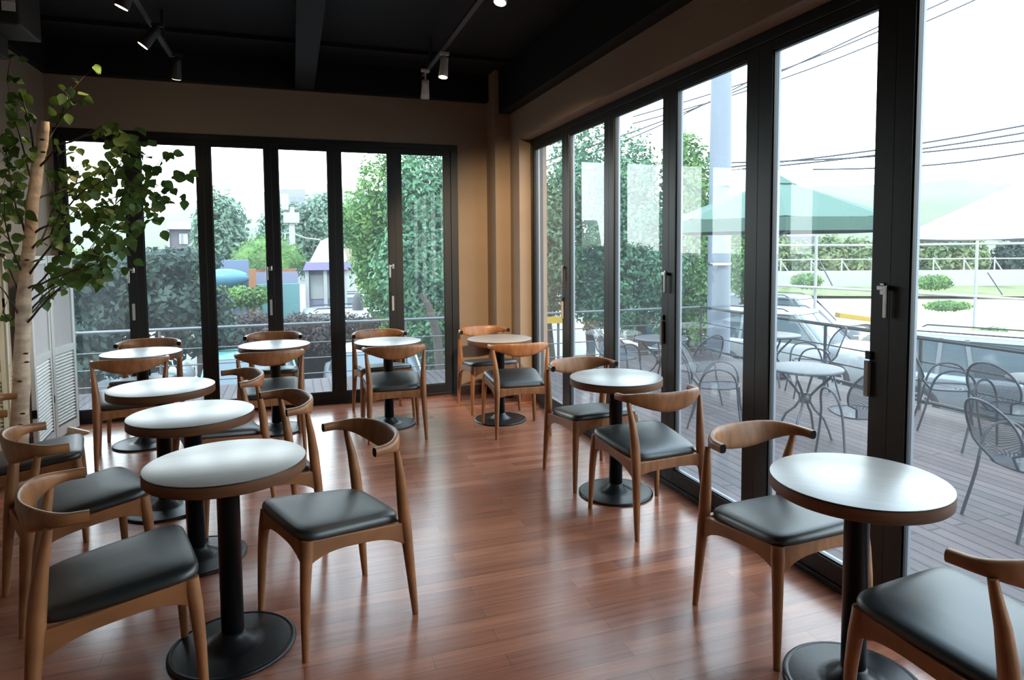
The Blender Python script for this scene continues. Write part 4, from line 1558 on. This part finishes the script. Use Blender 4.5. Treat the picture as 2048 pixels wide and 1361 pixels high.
# big concrete pole right of the trees
c = atD(1438, 560, 12.6)
t = thing('concrete_pole', 'thick pale concrete utility pole behind the fourth right door pane', 'pole', (c.x, c.y, GZ))
MB().tube([(0, 0, 0), (0, 0, 4), (0, 0, 9)], [.225, .205, .175], 32).build('shaft', 'pole', t)
zq = atD(1430, 373, 12.6).z - GZ
MB().bar((-.32, -.24, zq), (.22, -.24, zq), .03, .03).build('cross_bar', 'steel', t)
zq = atD(1425, 528, 12.6).z - GZ
MB().lathe([(.226, zq - .02), (.232, zq), (.226, zq + .02)], 32).bar((-.30, -.20, zq), (.05, -.26, zq), .04, .04).build('clamp', 'steel', t)

# overhead cables
cables = [((1352, 200), (1764, 38)), ((1352, 215), (1764, 60)), ((1075, 318), (1500, 150)), ((1460, 326), (2048, 231)), ((1460, 332), (2048, 246)), ((1545, 315), (2048, 262)), ((1700, 330), (2048, 288)), ((1075, 330), (1330, 228))]
for k, (pa, pb) in enumerate(cables):
    A, Bp = atD(pa[0], pa[1], 15 + k * .3), atD(pb[0], pb[1], 13 + k * .3)
    d = (Bp - A)
    A, Bp = A - d * .25, Bp + d * .6
    pts = [A.lerp(Bp, u / 12) + Vector((0, 0, -.25 * math.sin(math.pi * u / 12))) for u in range(13)]
    tag(MB().tube(pts, .021 if k in (3, 4, 5, 6) else .015, 5).build('overhead_cable', 'wire'), ['uppermost overhead cable over the green parasol', 'second overhead cable over the green parasol', 'overhead cable running above the leafy trees on the right',
        'topmost dark cable above the hills at the right', 'second dark cable above the hills at the right', 'third dark cable above the hills at the right', 'lowest dark cable above the hills at the right', 'short overhead cable above the first leafy trees'][k], 'cable', 'overhead cables')

# yellow notice on the street side
a = atD(1085, 634, 13.2)
b_ = atD(1124, 647, 13.2)
t = thing('yellow_banner', 'yellow banner low behind the first right door pane', 'banner', (a.x, a.y, GZ), -YAW)
w2 = (b_ - a).length
MB().box((-.1, -.02, b_.z - GZ), (w2, .02, a.z - GZ)).build('banner', 'yellow', t)
MB().box((.02, .03, 0), (.07, .07, a.z - GZ)).box((w2 - .12, .03, 0), (w2 - .07, .07, a.z - GZ)).build('posts', 'rail', t)

# ------------------------------------------------------------------ right background: wall, pipe rails, slopes, trees, hills
# everything here is laid along a line square to the camera's heading, at real distances
def heading(D, lat, z):
    fx, fy = math.sin(YAW), math.cos(YAW)
    rx, ry_ = math.cos(YAW), -math.sin(YAW)
    return Vector((fx * D + rx * lat, fy * D + ry_ * lat, z))


def hbox(m, D0, D1, l0, l1, z0, z1, mi=0):
    v = [heading(D0, l0, z0), heading(D0, l1, z0), heading(D1, l1, z0), heading(D1, l0, z0), heading(D0, l0, z1), heading(D0, l1, z1), heading(D1, l1, z1), heading(D1, l0, z1)]
    m.add(v, [(0, 3, 2, 1), (4, 5, 6, 7), (0, 1, 5, 4), (1, 2, 6, 5), (2, 3, 7, 6), (3, 0, 4, 7)], False, mi)
    return m


# sloping cream paving and lawn strips rising to the white wall
m = MB()
m.add([heading(17, 4, GZ + .02), heading(17, 30, GZ + .02), heading(31, 46, -.45), heading(31, 8, -.45)], [(0, 1, 2, 3)])
stru(m.build('paved_slope', 'sand'))
m = MB()
m.add([heading(28.4, 7, -.56), heading(27.2, 26, -.65), heading(30.9, 44, -.38), heading(30.9, 8, -.38)], [(0, 1, 2, 3)])
tag(m.build('lawn_strip', 'grass'), 'strip of lawn along the foot of the long white wall', 'lawn')
tag(hbox(MB(), 31, 31.4, 8.5, 44, GZ, .36).build('retaining_wall', 'concrete'), 'long white concrete wall across the right background', 'wall')
t = thing('pipe_fence', 'white pipe fence with braced posts on top of the long white wall', 'fence')
m = MB()
m.tube([heading(31.2, 8.5, .90), heading(31.2, 44, .90)], .035, 6)
m.build('rail', 'pipe', t)
lat = 12.2
while lat < 27:
    MB().tube([heading(31.2, lat, .36), heading(31.2, lat, .98)], .035, 6).tube([heading(31.2, lat, .85), heading(31.2, lat + .35, .36)], .03, 6).build('post', 'pipe', t)
    lat += 1.45
t = thing('tall_pipe_frame', 'tall white pipe railing crossing in front of the long white wall', 'fence')


def pp(px, py, D):
    return atD(px, py, D)


MB().tube([pp(1500, 491, 17), pp(1740, 491, 17), pp(2120, 486, 17)], .035, 6).build('rail', 'pipe', t)
MB().tube([pp(1500, 568, 17), pp(1720, 580, 16.6), pp(2120, 603, 16)], .035, 6).build('rail', 'pipe', t)
for px, y0, y1 in ((1633, 470, 640), (1955, 470, 690)):
    q0, q1 = pp(px, y0, 16.8), pp(px, y1, 16.8)
    MB().tube([(q0.x, q0.y, GZ), (q0.x, q0.y, q0.z)], .04, 6).build('post', 'pipe', t)
MB().tube([pp(1638, 520, 16.9), pp(1665, 572, 16.9)], .02, 5).tube([pp(1975, 545, 16.9), pp(2005, 590, 16.9)], .02, 5).build('brace', 'rail', t)
# shrubs in front of the wall
for k, (px, py, rx_, rz_, lab) in enumerate(((1612, 562, .75, .35, 'round green shrub before the white wall, under the green parasol'),
                                             (1868, 565, .95, .33, 'pale green shrubs before the white wall, right of the big mullion'),
                                             (1895, 612, .9, .16, 'yellow green mound of grass on the paved slope'))):
    c = pp(px, py, 28 if k < 2 else 22)
    m = MB()
    blob_mesh(m, (0, 0, 0), (rx_, .5, rz_), 1500, .06, rnd)
    o = m.build('shrub', 'leaf_g')
    o.location = c
    tag(o, lab, 'shrub')
c = pp(1985, 665, 15.5)
m = MB()
blob_mesh(m, (0, 0, 0), (.38, .3, .12), 260, .06, rnd)
o = m.build('flower_bed', 'leaf_g')
o.location = c
tag(o, 'leafy green heap on the yellow kerb at the right', 'plants')
c2 = heading(15.5, 0, 0)
a, b_ = pp(1950, 660, 15.8), pp(2100, 668, 15.8)
tag(MB().bar((a.x, a.y, a.z - .05), (b_.x, b_.y, b_.z - .05), .3, .12).build('yellow_kerb', 'yellow'), 'yellow painted kerb strip behind the deck railing at the right', 'kerb')
a, b_ = pp(1675, 627, 19), pp(1775, 640, 19)
tag(MB().bar((a.x, a.y, a.z - .05), (b_.x, b_.y, b_.z - .05), .3, .14).build('yellow_kerb', 'yellow'), 'yellow kerb strip above the white car roof, left of the big mullion', 'kerb')
a, b_ = pp(1897, 672, 16.2), pp(1957, 678, 16.2)
tag(MB().bar((a.x, a.y, a.z - .05), (b_.x, b_.y, b_.z - .05), .3, .14).build('green_planter', 'grass'), 'flat green planter box left of the yellow kerb', 'planter')


def far_row(label, l0, l1, D, ztop, leafm, seed, n=9000, size=.16, step=1.6):
    rnd_ = random.Random(seed)
    m = MB()
    k = max(2, int((l1 - l0) / step))
    org_ = heading(D, (l0 + l1) / 2, 0)
    for i in range(k):
        l = l0 + (l1 - l0) * (i + .5) / k
        h = ztop * rnd_.uniform(.75, 1.1)
        c = heading(D, l, h * .35) - org_
        blob_mesh(m, c, (step * .75, step * .75, h * .75 + .3), int(n / k), size, rnd_)
    o = m.build('tree_row', leafm)
    o.location = org_
    o['kind'] = 'stuff'
    tag(o, label, 'trees')
    return o


far_row('row of olive green trees behind the white wall, left of the big mullion', 12.0, 20.0, 38, 1.9, 'leaf_y', 41)
far_row('row of olive green trees behind the white wall, right of the big mullion', 20.5, 26.5, 38, 1.9, 'leaf_y', 42, 7000)
far_row('dark conifers behind the white wall at the right edge', 26.8, 34, 37, 2.0, 'leaf_p', 43, 7000)
# far house
a, b_ = pp(1545, 474, 60), pp(1622, 500, 60)
t = thing('far_house', 'pale flat roofed house beyond the trees under the green parasol', 'house')
d = (b_ - a)
d.z = 0
MB().bar((a.x, a.y, (GZ + a.z) / 2), (b_.x, b_.y, (GZ + a.z) / 2), 4, a.z - GZ).build('wall', 'grey_wall', t)
MB().bar((a.x, a.y, a.z - 1.0), (b_.x, b_.y, a.z - 1.0), 4.6, .55).build('balcony', 'white', t)


def hill(label, pts, D, material, base=-2.0):
    """ridge profile given in photo pixels at the distance D, with a rounded slope towards us"""
    m = MB()
    P = []
    for i in range(len(pts) - 1):
        for k in range(8):
            u = k / 8
            s = u * u * (3 - 2 * u)
            P.append((pts[i][0] + (pts[i + 1][0] - pts[i][0]) * u, pts[i][1] + (pts[i + 1][1] - pts[i][1]) * s))
    P.append(pts[-1])
    rows = []
    for s in range(9):
        u = s / 8
        row = []
        for px, py in P:
            top = atD(px, py, D)
            foot = atD(px, py, D * .62)
            q = foot.lerp(top, u)
            z = base + (top.z - base) * math.sin(u * math.pi / 2)
            row.append((q.x, q.y, z + .012 * D * math.sin(px * .05 + s) * u * (1 - u)))
        rows.append(row)
    back = [(x * 1.3, y * 1.3, base) for x, y, z in rows[-1]]
    rows.append(back)
    w_ = len(P)
    m.add([v for r in rows for v in r], [(i * w_ + j, i * w_ + j + 1, (i + 1) * w_ + j + 1, (i + 1) * w_ + j) for i in range(len(rows) - 1) for j in range(w_ - 1)], True)
    o = m.build('hill', material)
    tag(o, label, 'hill')
    return o


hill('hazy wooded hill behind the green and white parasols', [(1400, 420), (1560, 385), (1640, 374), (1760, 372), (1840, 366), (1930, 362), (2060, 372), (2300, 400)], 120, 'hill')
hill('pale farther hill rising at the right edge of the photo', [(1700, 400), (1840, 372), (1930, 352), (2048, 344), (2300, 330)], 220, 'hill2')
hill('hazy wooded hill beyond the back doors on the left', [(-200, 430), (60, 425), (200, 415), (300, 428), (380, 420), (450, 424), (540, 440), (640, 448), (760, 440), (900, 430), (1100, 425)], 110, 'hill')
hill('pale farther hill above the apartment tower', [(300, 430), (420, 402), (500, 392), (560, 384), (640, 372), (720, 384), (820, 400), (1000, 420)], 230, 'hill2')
